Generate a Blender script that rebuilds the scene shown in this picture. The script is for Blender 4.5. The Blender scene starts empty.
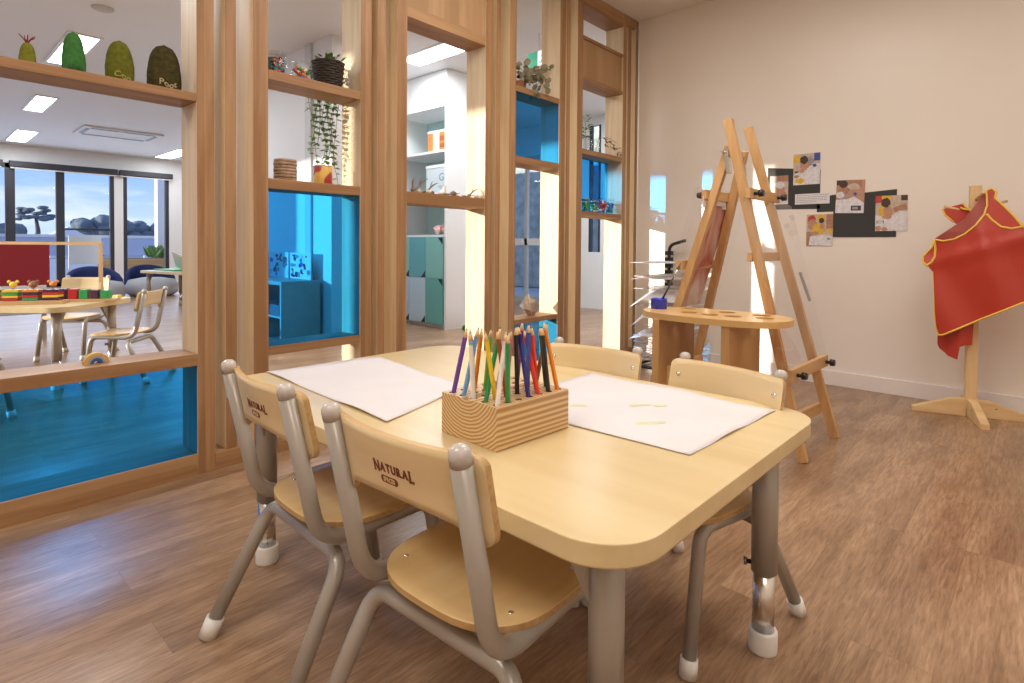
import bpy, bmesh, math, random
from mathutils import Vector, Matrix, noise
random.seed(7)
S = bpy.context.scene
COL = S.collection
PI = math.pi
# ------------------------------------------------------------------ camera
FPX = 571.1
yaw, pitch, roll = math.radians(42.958), math.radians(1.284), math.radians(.455)
F = Vector((-math.sin(yaw)*math.cos(pitch), math.cos(yaw)*math.cos(pitch), -math.sin(pitch)))
R0 = Vector((math.cos(yaw), math.sin(yaw), 0)); U0 = R0.cross(F)
R2 = R0*math.cos(roll)+U0*math.sin(roll); U2 = -R0*math.sin(roll)+U0*math.cos(roll)
cd = bpy.data.cameras.new('camera'); cam = bpy.data.objects.new('camera', cd); COL.objects.link(cam)
M = Matrix((R2, U2, -F)).transposed().to_4x4(); M.translation = Vector((0, 0, 1.0))
cam.matrix_world = M
cd.sensor_fit = 'HORIZONTAL'; cd.sensor_width = 36; cd.lens = 36*FPX/1024
cd.shift_y = -(341.5-257.95)/1024; cd.clip_start = .02; cd.clip_end = 200
S.camera = cam
# ------------------------------------------------------------------ view, world, light
S.view_settings.view_transform = 'Standard'; S.view_settings.look = 'None'
S.view_settings.gamma = 1; S.view_settings.use_curve_mapping = False
S.view_settings.exposure = 0.12
try:
    S.cycles.max_bounces = 10; S.cycles.diffuse_bounces = 5; S.cycles.glossy_bounces = 4
    S.cycles.transparent_max_bounces = 16; S.cycles.sample_clamp_indirect = 6
    S.cycles.use_denoising = True; S.cycles.caustics_reflective = False; S.cycles.caustics_refractive = False
except Exception: pass
w = bpy.data.worlds.new('sky'); S.world = w; w.use_nodes = True
nt = w.node_tree; N = nt.nodes; Lk = nt.links; N.clear()
out = N.new('ShaderNodeOutputWorld'); bg = N.new('ShaderNodeBackground')
tc = N.new('ShaderNodeTexCoord'); sp = N.new('ShaderNodeSeparateXYZ'); Lk.new(tc.outputs['Generated'], sp.inputs[0])
rp = N.new('ShaderNodeValToRGB'); Lk.new(sp.outputs['Z'], rp.inputs[0])
e = rp.color_ramp.elements; e[0].position = 0; e[0].color = (.55, .68, .92, 1); e[1].position = .5; e[1].color = (.10, .26, .72, 1)
m = e.new(.12); m.color = (.22, .42, .85, 1)
mp = N.new('ShaderNodeMapping'); mp.inputs['Scale'].default_value = (3, 3, 16); Lk.new(tc.outputs['Generated'], mp.inputs[0])
nz = N.new('ShaderNodeTexNoise'); nz.inputs['Scale'].default_value = 1.6; nz.inputs['Detail'].default_value = 5; Lk.new(mp.outputs[0], nz.inputs[0])
cr = N.new('ShaderNodeValToRGB'); Lk.new(nz.outputs['Fac'], cr.inputs[0])
cr.color_ramp.elements[0].position = .48; cr.color_ramp.elements[1].position = .68
mx = N.new('ShaderNodeMixRGB'); Lk.new(cr.outputs[0], mx.inputs[0]); Lk.new(rp.outputs[0], mx.inputs[1]); mx.inputs[2].default_value = (.75, .8, .95, 1)
Lk.new(mx.outputs[0], bg.inputs[0]); bg.inputs[1].default_value = 1.25; Lk.new(bg.outputs[0], out.inputs[0])

def lamp(name, kind, loc, energy, color, size=None, size_y=None, direction=None, **kw):
    d = bpy.data.lights.new(name, kind); d.energy = energy; d.color = color
    if kind == 'AREA':
        d.shape = 'RECTANGLE'; d.size = size; d.size_y = size_y or size
    for k, v in kw.items(): setattr(d, k, v)
    o = bpy.data.objects.new(name, d); COL.objects.link(o); o.location = loc
    if direction is not None: o.rotation_euler = Vector(direction).to_track_quat('-Z', 'Y').to_euler()
    return o
lamp('sun', 'SUN', (-12, -14, 6), 5.6, (1, .92, .80), direction=(.5, 1, -.14), angle=math.radians(.6))
WARM = (1, .925, .84); COOL = (.93, .96, 1)
lamp('ceiling_panel_light', 'AREA', (-1.3, 2.3, 3.0), 36, WARM, 1.2, 1.2, (0, 0, -1))
lamp('ceiling_panel_light', 'AREA', (.5, 2.2, 3.0), 26, WARM, 1.2, 1.2, (0, 0, -1))
lamp('ceiling_panel_light', 'AREA', (-1.2, -.6, 3.0), 36, WARM, 1.2, 1.2, (0, 0, -1))
lamp('ceiling_panel_light', 'AREA', (.9, -.8, 3.0), 24, WARM, 1.2, 1.2, (0, 0, -1))
for x, y, ee in ((-7.7, 1.33, 40), (-11.1, 1.5, 36), (-14.6, 1.6, 22), (-4.78, 3.94, 40), (-14.6, 4.6, 16), (-4.6, 0, 42), (-4.4, 6.0, 45), (-9.5, -2, 32)):
    lamp('ceiling_panel_light', 'AREA', (x, y, 3.0), ee, COOL, 1.2, .3, (0, 0, -1))
lamp('window_daylight', 'AREA', (-15.8, 2, 1.4), 75, (.62, .76, 1), 2.4, 8, (1, 0, 0))   # daylight entering by the glazed doors
bpy.data.objects['window_daylight'].rotation_euler = (PI/2, 0, -PI/2)
bpy.data.objects['window_daylight'].data.size = 8; bpy.data.objects['window_daylight'].data.size_y = 2.4

# ------------------------------------------------------------------ helpers
def group_tag(o, label=None, cat=None, group=None, kind=None):
    if label: o['label'] = label
    if cat: o['category'] = cat
    if group: o['group'] = group
    if kind: o['kind'] = kind
    return o
def thing(name, label, cat, loc=(0, 0, 0), rz=0, group=None, scale=1, kind=None):
    o = bpy.data.objects.new(name, None); COL.objects.link(o); o.empty_display_size = .05
    o.location = loc; o.rotation_euler = (0, 0, rz); o.scale = (scale,)*3
    return group_tag(o, label, cat, group, kind)
def obj(name, bm, mats, parent=None, smooth=False, loc=None, rz=0, label=None):
    bmesh.ops.recalc_face_normals(bm, faces=bm.faces)
    me = bpy.data.meshes.new(name); bm.to_mesh(me); bm.free()
    if not isinstance(mats, (list, tuple)): mats = [mats]
    for mm in mats: me.materials.append(mm)
    if smooth:
        for p in me.polygons: p.use_smooth = True
    o = bpy.data.objects.new(name, me); COL.objects.link(o)
    if smooth == 'auto':
        try: me.set_sharp_from_angle(angle=math.radians(40))
        except Exception: pass
    if loc: o.location = loc
    if rz: o.rotation_euler = (0, 0, rz)
    if parent: o.parent = parent
    if label: o['label'] = label
    return o
def nb(): return bmesh.new()
def box(bm, x0, x1, y0, y1, z0, z1, bev=0, mat=0, seg=2):
    t = bmesh.new()
    v = [t.verts.new((x, y, z)) for x in (x0, x1) for y in (y0, y1) for z in (z0, z1)]
    for f in ((0, 1, 3, 2), (4, 6, 7, 5), (0, 4, 5, 1), (2, 3, 7, 6), (0, 2, 6, 4), (1, 5, 7, 3)):
        t.faces.new([v[i] for i in f])
    if bev: bmesh.ops.bevel(t, geom=t.edges[:], offset=bev, segments=seg, affect='EDGES', profile=.7)
    merge(bm, t, mat)
    return bm
def merge(bm, t, mat=None, mtx=None):
    if mtx is not None: bmesh.ops.transform(t, matrix=mtx, verts=t.verts)
    bmesh.ops.recalc_face_normals(t, faces=t.faces)
    mp_ = {v: bm.verts.new(v.co) for v in t.verts}
    for f in t.faces:
        try: nf = bm.faces.new([mp_[v] for v in f.verts])
        except ValueError: continue
        nf.material_index = f.material_index if mat is None else mat
        nf.smooth = f.smooth
    t.free()
def bar(bm, a, b, wd, th, up=(0, 0, 1), bev=0, mat=0):
    """rectangular stick from a to b; wd along the axis nearest 'up x dir', th along the other"""
    a = Vector(a); b = Vector(b); d = (b-a); L = d.length; d.normalize()
    s = Vector(up).cross(d)
    if s.length < 1e-4: s = Vector((1, 0, 0)).cross(d)
    s.normalize(); n = d.cross(s)
    t = bmesh.new(); box(t, -wd/2, wd/2, -th/2, th/2, 0, L, bev)
    m_ = Matrix((s, n, d)).transposed().to_4x4(); m_.translation = a
    merge(bm, t, mat, m_)
    return bm
def fillet(pts, r, n=7):
    P = [Vector(p) for p in pts]; o = [P[0]]
    for i in range(1, len(P)-1):
        rr = r[i-1] if isinstance(r, (list, tuple)) else r
        a = (P[i-1]-P[i]); b = (P[i+1]-P[i]); la, lb = a.length, b.length; a.normalize(); b.normalize()
        ang = a.angle(b); cut = min(rr/math.tan(ang/2), la*.49, lb*.49)
        p0 = P[i]+a*cut; p2 = P[i]+b*cut
        for k in range(n+1):
            t = k/n; o.append(p0*(1-t)**2+P[i]*2*t*(1-t)+p2*t*t)
    o.append(P[-1]); return o
def tube(bm, pts, rad, seg=14, cap=True, mat=0):
    P = [Vector(p) for p in pts]; rings = []
    t = (P[1]-P[0]).normalized(); n = t.orthogonal().normalized()
    for i, p in enumerate(P):
        if i == 0: tt = (P[1]-P[0]).normalized()
        elif i == len(P)-1: tt = (P[-1]-P[-2]).normalized()
        else: tt = ((P[i+1]-p).normalized()+(p-P[i-1]).normalized()).normalized()
        n = (n-tt*n.dot(tt))
        if n.length < 1e-6: n = tt.orthogonal()
        n.normalize(); b = tt.cross(n)
        r = rad[i] if isinstance(rad, (list, tuple)) else rad
        rings.append([bm.verts.new(p+(n*math.cos(2*PI*k/seg)+b*math.sin(2*PI*k/seg))*r) for k in range(seg)])
    for a, b in zip(rings, rings[1:]):
        for k in range(seg):
            f = bm.faces.new((a[k], a[(k+1) % seg], b[(k+1) % seg], b[k])); f.smooth = True; f.material_index = mat
    if cap:
        for q in (rings[0][::-1], rings[-1]):
            f = bm.faces.new(q); f.material_index = mat
    return bm
def lathe(bm, prof, seg=24, c=(0, 0, 0), mat=0):
    """prof = list of (r, z)"""
    rings = []
    for r, z in prof:
        if r < 1e-5: rings.append([bm.verts.new((c[0], c[1], c[2]+z))])
        else: rings.append([bm.verts.new((c[0]+r*math.cos(2*PI*k/seg), c[1]+r*math.sin(2*PI*k/seg), c[2]+z)) for k in range(seg)])
    for a, b in zip(rings, rings[1:]):
        for k in range(seg):
            k2 = (k+1) % seg
            if len(a) == 1 and len(b) == 1: continue
            if len(a) == 1: vs = (a[0], b[k2], b[k])
            elif len(b) == 1: vs = (a[k], a[k2], b[0])
            else: vs = (a[k], a[k2], b[k2], b[k])
            f = bm.faces.new(vs); f.smooth = True; f.material_index = mat
    if len(rings[0]) > 1: bm.faces.new(rings[0][::-1]).material_index = mat
    if len(rings[-1]) > 1: bm.faces.new(rings[-1]).material_index = mat
    return bm
def prism(bm, poly, z0, z1, bev=0, mat=0, plane='xy', seg=2):
    t = bmesh.new()
    lo = [t.verts.new((x, y, z0)) for x, y in poly]; hi = [t.verts.new((x, y, z1)) for x, y in poly]
    n = len(poly); fl = t.faces.new(lo[::-1]); fh = t.faces.new(hi)
    for i in range(n): t.faces.new((lo[i], lo[(i+1) % n], hi[(i+1) % n], hi[i]))
    if bev:
        ed = [e_ for e_ in t.edges if (e_ in fl.edges[:] or e_ in fh.edges[:])]
        bmesh.ops.bevel(t, geom=ed, offset=bev, segments=seg, affect='EDGES', profile=.6)
    if plane == 'xz': m_ = Matrix(((1, 0, 0, 0), (0, 0, 1, 0), (0, 1, 0, 0), (0, 0, 0, 1)))
    elif plane == 'yz': m_ = Matrix(((0, 0, 1, 0), (1, 0, 0, 0), (0, 1, 0, 0), (0, 0, 0, 1)))
    else: m_ = None
    merge(bm, t, mat, m_); return bm
def rrect(x0, x1, y0, y1, r, n=8):
    o = []
    for cx, cy, a in ((x1-r, y1-r, 0), (x0+r, y1-r, 90), (x0+r, y0+r, 180), (x1-r, y0+r, 270)):
        for k in range(n+1):
            t = math.radians(a+90*k/n); o.append((cx+r*math.cos(t), cy+r*math.sin(t)))
    return o
def text_bm(body, size, ext=.0004, off=0.0):
    c = bpy.data.curves.new('lettering', 'FONT'); c.body = body; c.size = size; c.extrude = ext; c.offset = off
    c.align_x = 'CENTER'; c.align_y = 'CENTER'; c.resolution_u = 3
    o = bpy.data.objects.new('lettering', c); COL.objects.link(o)
    dg = bpy.context.evaluated_depsgraph_get(); me = bpy.data.meshes.new_from_object(o.evaluated_get(dg))
    b = bmesh.new(); b.from_mesh(me)
    bpy.data.objects.remove(o); bpy.data.curves.remove(c); bpy.data.meshes.remove(me)
    return b

# ------------------------------------------------------------------ materials
def mat(name, col, rough=.5, metal=0, spec=.5, coat=0, **kw):
    m_ = bpy.data.materials.new(name); m_.use_nodes = True
    b = m_.node_tree.nodes['Principled BSDF']
    b.inputs['Base Color'].default_value = (*col, 1); b.inputs['Roughness'].default_value = rough
    b.inputs['Metallic'].default_value = metal; b.inputs['Specular IOR Level'].default_value = spec
    if coat: b.inputs['Coat Weight'].default_value = coat; b.inputs['Coat Roughness'].default_value = .15
    for k, v in kw.items(): b.inputs[k].default_value = v
    return m_
def speck(m_, col2, scale, detail=3, pos=(.35, .7), stretch=(1, 1, 1), bump=0, coord='Object', distortion=0.0):
    nt = m_.node_tree; N = nt.nodes; L = nt.links; b = N['Principled BSDF']
    c1 = b.inputs['Base Color'].default_value[:]
    tc = N.new('ShaderNodeTexCoord'); mp = N.new('ShaderNodeMapping'); mp.inputs['Scale'].default_value = stretch
    L.new(tc.outputs[coord], mp.inputs[0])
    nz = N.new('ShaderNodeTexNoise'); nz.inputs['Scale'].default_value = scale; nz.inputs['Detail'].default_value = detail
    nz.inputs['Distortion'].default_value = distortion
    L.new(mp.outputs[0], nz.inputs[0])
    r = N.new('ShaderNodeValToRGB'); r.color_ramp.elements[0].position = pos[0]; r.color_ramp.elements[1].position = pos[1]
    r.color_ramp.elements[0].color = c1; r.color_ramp.elements[1].color = (*col2, 1)
    L.new(nz.outputs['Fac'], r.inputs[0]); L.new(r.outputs[0], b.inputs['Base Color'])
    if bump:
        bp = N.new('ShaderNodeBump'); bp.inputs['Strength'].default_value = bump; bp.inputs['Distance'].default_value = .002
        L.new(nz.outputs['Fac'], bp.inputs['Height']); L.new(bp.outputs[0], b.inputs['Normal'])
    return m_
def wood(name, c1, c2, axis='z', rough=.45, scale=9, detail=4, spec=.4, board=None, dist=.6):
    """long-grained timber; board = (width axis index, board width) gives glued-lath colour steps"""
    m_ = mat(name, c1, rough, spec=spec)
    st = {'x': (.07, 1, 1), 'y': (1, .07, 1), 'z': (1, 1, .07)}[axis]
    nt = m_.node_tree; N = nt.nodes; L = nt.links; b = N['Principled BSDF']
    tc = N.new('ShaderNodeTexCoord'); mp = N.new('ShaderNodeMapping'); mp.inputs['Scale'].default_value = st
    L.new(tc.outputs['Object'], mp.inputs[0])
    n1 = N.new('ShaderNodeTexNoise'); n1.inputs['Scale'].default_value = scale*4; n1.inputs['Detail'].default_value = detail; n1.inputs['Distortion'].default_value = dist
    n2 = N.new('ShaderNodeTexNoise'); n2.inputs['Scale'].default_value = scale; n2.inputs['Detail'].default_value = 2; n2.inputs['Distortion'].default_value = dist*2
    L.new(mp.outputs[0], n1.inputs[0]); L.new(mp.outputs[0], n2.inputs[0])
    ad = N.new('ShaderNodeMath'); ad.operation = 'ADD'; L.new(n1.outputs['Fac'], ad.inputs[0]); L.new(n2.outputs['Fac'], ad.inputs[1])
    last = ad.outputs[0]
    if board:
        sx = N.new('ShaderNodeSeparateXYZ'); L.new(tc.outputs['Object'], sx.inputs[0])
        dv = N.new('ShaderNodeMath'); dv.operation = 'DIVIDE'; L.new(sx.outputs[board[0]], dv.inputs[0]); dv.inputs[1].default_value = board[1]
        fl = N.new('ShaderNodeMath'); fl.operation = 'FLOOR'; L.new(dv.outputs[0], fl.inputs[0])
        wn = N.new('ShaderNodeTexWhiteNoise'); wn.noise_dimensions = '1D'; L.new(fl.outputs[0], wn.inputs['W'])
        ml = N.new('ShaderNodeMath'); ml.operation = 'MULTIPLY_ADD'; ml.inputs[1].default_value = .35; L.new(wn.outputs['Value'], ml.inputs[0]); L.new(last, ml.inputs[2])
        last = ml.outputs[0]
    mr = N.new('ShaderNodeMapRange'); mr.inputs['From Min'].default_value = .7; mr.inputs['From Max'].default_value = 1.35
    L.new(last, mr.inputs['Value'])
    mxx = N.new('ShaderNodeMixRGB'); mxx.inputs[1].default_value = (*c1, 1); mxx.inputs[2].default_value = (*c2, 1)
    L.new(mr.outputs[0], mxx.inputs[0]); L.new(mxx.outputs[0], b.inputs['Base Color'])
    return m_
def glass(name, col, refl=.9, rough=0.0, tint_gloss=(1, 1, 1)):
    """thin clear sheet: tinted see-through plus a fresnel reflection"""
    m_ = bpy.data.materials.new(name); m_.use_nodes = True; nt = m_.node_tree; N = nt.nodes; L = nt.links; N.clear()
    o = N.new('ShaderNodeOutputMaterial'); t = N.new('ShaderNodeBsdfTransparent'); t.inputs[0].default_value = (*col, 1)
    g = N.new('ShaderNodeBsdfGlossy'); g.inputs['Roughness'].default_value = rough; g.inputs[0].default_value = (*tint_gloss, 1)
    fr = N.new('ShaderNodeFresnel'); fr.inputs[0].default_value = 1.45
    ml = N.new('ShaderNodeMath'); ml.operation = 'MULTIPLY'; ml.inputs[1].default_value = refl; L.new(fr.outputs[0], ml.inputs[0])
    ge = N.new('ShaderNodeNewGeometry'); iv = N.new('ShaderNodeMath'); iv.operation = 'SUBTRACT'; iv.inputs[0].default_value = 1; L.new(ge.outputs['Backfacing'], iv.inputs[1])
    m2 = N.new('ShaderNodeMath'); m2.operation = 'MULTIPLY'; L.new(ml.outputs[0], m2.inputs[0]); L.new(iv.outputs[0], m2.inputs[1]); ml = m2
    mx = N.new('ShaderNodeMixShader'); L.new(ml.outputs[0], mx.inputs[0]); L.new(t.outputs[0], mx.inputs[1]); L.new(g.outputs[0], mx.inputs[2])
    L.new(mx.outputs[0], o.inputs[0]); return m_
def emis(name, col, s):
    m_ = bpy.data.materials.new(name); m_.use_nodes = True; b = m_.node_tree.nodes['Principled BSDF']
    b.inputs['Base Color'].default_value = (*col, 1); b.inputs['Emission Color'].default_value = (*col, 1); b.inputs['Emission Strength'].default_value = s
    return m_

OAK_A, OAK_B = (.475, .285, .145), (.29, .15, .065)
M_OAKZ = wood('oak_upright', OAK_A, OAK_B, 'z', .5, 7, board=(1, .045))
M_OAKY = wood('oak_board', OAK_A, OAK_B, 'y', .5, 7, board=(2, .05))
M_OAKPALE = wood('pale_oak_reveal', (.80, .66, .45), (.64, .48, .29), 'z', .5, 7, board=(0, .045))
M_OAKP = wood('oak_veneer_panel', (.49, .31, .165), (.37, .22, .105), 'z', .5, 6, board=(1, .12))
M_BIRCH = wood('maple_ply', (.78, .58, .30), (.64, .43, .18), 'y', .32, 5, spec=.5, dist=.3)
M_BIRCHX = wood('maple_ply_crossgrain', (.80, .64, .38), (.69, .52, .28), 'x', .3, 5, spec=.5, dist=.3)
M_PLYEDGE = wood('ply_edge', (.60, .40, .18), (.42, .25, .10), 'x', .5, 30)
M_TABLE = wood('maple_tabletop', (.73, .60, .35), (.63, .48, .25), 'x', .28, 3.5, spec=.5, dist=.4)
M_PINEZ = wood('pine_upright', (.72, .46, .22), (.52, .29, .12), 'z', .45, 8)
M_PINEY = wood('pine_rail', (.72, .46, .22), (.52, .29, .12), 'y', .45, 8)
M_PALEZ = wood('pale_pine', (.78, .56, .30), (.64, .42, .20), 'z', .5, 7)
M_PALEX = wood('pale_pine_foot', (.78, .56, .30), (.62, .40, .18), 'x', .5, 7)
M_BENCH = wood('beech_panel', (.62, .37, .16), (.50, .27, .10), 'z', .4, 5, dist=.3)
M_BENCHT = wood('beech_top', (.74, .48, .20), (.62, .37, .14), 'x', .3, 5, dist=.3)
M_GREY = mat('warm_grey_metal', (.40, .37, .325), .30, .2, .6)
M_WHITEP = mat('white_plastic', (.80, .79, .76), .35)
M_CAP = mat('grey_cap', (.52, .48, .45), .18, 0, .6)
M_CHROME = mat('brushed_chrome', (.78, .76, .73), .22, 1)
M_STEEL = mat('dark_steel', (.25, .25, .25), .3, 1)
M_BLACK = mat('black_plastic', (.012, .012, .012), .35)
M_PAPER = speck(mat('paper', (.73, .71, .735), .6), (.69, .67, .70), 5)
M_WALL = speck(mat('cream_wall', (.85, .79, .72), .34, spec=.45), (.82, .76, .69), 1.5)
M_CEIL = mat('ceiling_paint', (.80, .75, .70), .8)
M_WHITE = mat('white_wall', (.78, .79, .80), .5)
M_WHITEJ = mat('white_joinery', (.80, .81, .82), .4)
M_SKIRT = mat('white_skirting', (.82, .77, .74), .35)
M_FRAME = mat('dark_window_frame', (.03, .032, .045), .4)
M_BLUEGLASS = glass('blue_glass', (.18, .64, 1.0), 1.0, tint_gloss=(.6, .85, 1))
M_CLEAR = glass('clear_acrylic', (.985, .985, .985), .8)
M_WINGLASS = glass('window_glass', (.97, .98, .98), .6)
M_JAR = glass('clear_jar', (.93, .94, .93), .9)
M_LED = emis('light_panel', (1, 1, 1), 9)
M_LOGO = mat('dark_red_print', (.16, .035, .02), .5)
M_PLYLIGHT = mat('bare_ply_letters', (.75, .54, .27), .5)

# floor: vinyl planks
def floor_mat(name='timber_plank_vinyl'):
    m_ = mat(name, (.5, .3, .16), .30, spec=.5); nt = m_.node_tree; N = nt.nodes; L = nt.links; b = N['Principled BSDF']
    tc = N.new('ShaderNodeTexCoord'); rot = N.new('ShaderNodeMapping'); rot.inputs['Rotation'].default_value = (0, 0, PI/2); L.new(tc.outputs['Object'], rot.inputs[0])
    br = N.new('ShaderNodeTexBrick'); br.offset = .37; br.inputs['Scale'].default_value = 1; br.inputs['Brick Width'].default_value = 1.2
    br.inputs['Row Height'].default_value = .17; br.inputs['Mortar Size'].default_value = .0009; br.inputs['Bias'].default_value = 0
    br.inputs['Color1'].default_value = (0, 0, 0, 1); br.inputs['Color2'].default_value = (1, 1, 1, 1); br.inputs['Mortar'].default_value = (.5, .5, .5, 1)
    L.new(rot.outputs[0], br.inputs[0])
    add = N.new('ShaderNodeVectorMath'); add.operation = 'MULTIPLY_ADD'; L.new(br.outputs['Color'], add.inputs[0]); add.inputs[1].default_value = (7, 3, 5); L.new(tc.outputs['Object'], add.inputs[2])
    mp = N.new('ShaderNodeMapping'); mp.inputs['Scale'].default_value = (1, .16, 1); L.new(add.outputs[0], mp.inputs[0])
    n1 = N.new('ShaderNodeTexNoise'); n1.inputs['Scale'].default_value = 5; n1.inputs['Detail'].default_value = 3; n1.inputs['Distortion'].default_value = 1.6; L.new(mp.outputs[0], n1.inputs[0])
    mp2 = N.new('ShaderNodeMapping'); mp2.inputs['Scale'].default_value = (1, .09, 1); L.new(add.outputs[0], mp2.inputs[0])
    n2 = N.new('ShaderNodeTexNoise'); n2.inputs['Scale'].default_value = 120; n2.inputs['Detail'].default_value = 6; n2.inputs['Roughness'].default_value = .68; n2.inputs['Distortion'].default_value = .5; L.new(mp2.outputs[0], n2.inputs[0])
    wv = N.new('ShaderNodeTexWave'); wv.wave_type = 'RINGS'; wv.inputs['Scale'].default_value = 5; wv.inputs['Distortion'].default_value = 7; wv.inputs['Detail'].default_value = 3; wv.inputs['Detail Scale'].default_value = 1.2
    L.new(mp.outputs[0], wv.inputs[0])
    c1 = N.new('ShaderNodeValToRGB'); c1.color_ramp.elements[0].position = .28; c1.color_ramp.elements[1].position = .72
    c1.color_ramp.elements[0].color = (.33, .20, .115, 1); c1.color_ramp.elements[1].color = (.56, .375, .235, 1); L.new(n1.outputs['Fac'], c1.inputs[0])
    c2 = N.new('ShaderNodeValToRGB'); c2.color_ramp.elements[0].position = .3; c2.color_ramp.elements[1].position = .65
    c2.color_ramp.elements[0].color = (.42, .36, .31, 1); c2.color_ramp.elements[1].color = (1, 1, 1, 1); L.new(n2.outputs['Fac'], c2.inputs[0])
    mu = N.new('ShaderNodeMixRGB'); mu.blend_type = 'MULTIPLY'; mu.inputs[0].default_value = .85; L.new(c1.outputs[0], mu.inputs[1]); L.new(c2.outputs[0], mu.inputs[2])
    c3 = N.new('ShaderNodeValToRGB'); c3.color_ramp.elements[0].position = .2; c3.color_ramp.elements[1].position = .6
    c3.color_ramp.elements[0].color = (.80, .76, .72, 1); c3.color_ramp.elements[1].color = (1, 1, 1, 1); L.new(wv.outputs['Fac'], c3.inputs[0])
    m3 = N.new('ShaderNodeMixRGB'); m3.blend_type = 'MULTIPLY'; m3.inputs[0].default_value = .6; L.new(mu.outputs[0], m3.inputs[1]); L.new(c3.outputs[0], m3.inputs[2])
    m4 = N.new('ShaderNodeMixRGB'); m4.blend_type = 'MULTIPLY'; m4.inputs[2].default_value = (.80, .75, .7, 1); L.new(br.outputs['Fac'], m4.inputs[0]); L.new(m3.outputs[0], m4.inputs[1])
    m5 = N.new('ShaderNodeMixRGB'); m5.blend_type = 'MULTIPLY'; L.new(br.outputs['Color'], m5.inputs[0]); L.new(m4.outputs[0], m5.inputs[1]); m5.inputs[2].default_value = (.95, .94, .93, 1)
    L.new(m5.outputs[0], b.inputs['Base Color'])
    bp = N.new('ShaderNodeBump'); bp.inputs['Strength'].default_value = .12; bp.inputs['Distance'].default_value = .002; L.new(n2.outputs['Fac'], bp.inputs['Height']); L.new(bp.outputs[0], b.inputs['Normal'])
    return m_
M_FLOOR = floor_mat()

# ------------------------------------------------------------------ room shell
H = 3.046; YB = 4.63
def struct(name, bm, m_, **kw):
    o = obj(name, bm, m_, **kw); o['kind'] = 'structure'; return o
struct('floor', box(nb(), -16.4, 1.9, -4.7, 7.7, -.05, 0), M_FLOOR)
struct('ceiling', box(nb(), -2.72, 1.9, -3.1, YB+.05, H, H+.06), M_CEIL)
struct('wall_back', box(nb(), -2.74, 1.9, YB, YB+.12, 0, H), M_WALL)
struct('baseboard_back', box(nb(), -2.70, 1.8, YB-.016, YB-.0005, 0, .105, .003), M_SKIRT)
struct('wall_right', box(nb(), 1.8, 1.9, -3.1, YB, 0, H), M_WALL)
struct('wall_front', box(nb(), -2.56, 1.8, -3.1, -3.0, 0, H), M_WALL)
# timber screen between the two rooms: local x = depth into the wall (negative), local y = along it
K = .0273
screen = thing('wall_left', 'tall timber slat screen of oak posts, shelves and blue glass panes', 'screen', (-2.63+K*.2, 0, 0), math.atan(K), kind='structure')
DP = .18
def yl(y): return y*math.sqrt(1+K*K)
def post(y0, y1, x0=-DP, x1=0, z0=0, z1=H-.002, name='post', m_=None):
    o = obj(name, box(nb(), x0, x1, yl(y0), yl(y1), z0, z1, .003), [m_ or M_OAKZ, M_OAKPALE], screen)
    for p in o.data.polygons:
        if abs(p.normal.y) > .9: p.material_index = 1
def board(y0, y1, z0, z1, x0=-DP, x1=-.001, name='shelf', m_=None, label=None):
    return obj(name, box(nb(), x0, x1, yl(y0)+.0008, yl(y1)-.0008, z0, z1, .002), m_ or M_OAKY, screen, label=label)
def pane(y0, y1, z0, z1, x=-.010, m_=None, label='blue tinted glass pane'):
    obj('glass_pane', box(nb(), x-.006, x, yl(y0), yl(y1), z0, z1), m_ or M_BLUEGLASS, screen, label=label)
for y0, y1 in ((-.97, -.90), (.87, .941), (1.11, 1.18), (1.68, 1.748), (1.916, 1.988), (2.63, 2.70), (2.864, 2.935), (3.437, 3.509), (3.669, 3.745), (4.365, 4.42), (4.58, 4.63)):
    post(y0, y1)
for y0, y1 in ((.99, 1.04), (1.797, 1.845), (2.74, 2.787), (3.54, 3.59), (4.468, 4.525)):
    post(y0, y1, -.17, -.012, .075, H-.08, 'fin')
for y0, y1 in ((.941, 1.11), (1.748, 1.916), (2.70, 2.864), (3.509, 3.669), (4.42, 4.58)):
    board(y0, y1, 0, .075, name='bottom_rail'); board(y0, y1, H-.08, H-.002, name='top_rail')
# opening 1
board(-.90, .87, 0, .09, name='bottom_rail'); board(-.90, .87, .472, .522); board(-.90, .87, 1.60, 1.636, name='shelf'); board(-.90, .87, H-.12, H-.002, name='top_rail')
pane(-.90, .87, .09, .472)
# opening 2
board(1.18, 1.68, .471, .512); pane(1.18, 1.68, .512, 1.257); board(1.18, 1.68, 1.257, 1.305); board(1.18, 1.68, 1.765, 1.81); board(1.18, 1.68, H-.12, H-.002, name='top_rail'); board(1.18, 1.68, 0, .075, name='bottom_rail')
# opening 3
board(1.988, 2.63, 0, .075, name='bottom_rail'); board(1.988, 2.63, 1.237, 1.305)
board(1.988, 2.63, 2.30, 2.365)
obj('panel', box(nb(), -.12, -.015, yl(1.99), yl(2.63), 2.366, H-.12, .002), M_OAKP, screen); board(1.988, 2.63, H-.12, H-.002, name='top_rail')
# opening 4
board(2.935, 3.437, 0, .075, name='bottom_rail'); board(2.935, 3.437, .44, .475); pane(2.935, 3.437, .075, .44); board(2.935, 3.437, 1.578, 1.625)
pane(2.935, 3.437, 1.625, 2.075); board(2.935, 3.437, 2.075, 2.115); board(2.935, 3.437, H-.10, H-.002, name='top_rail')
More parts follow.
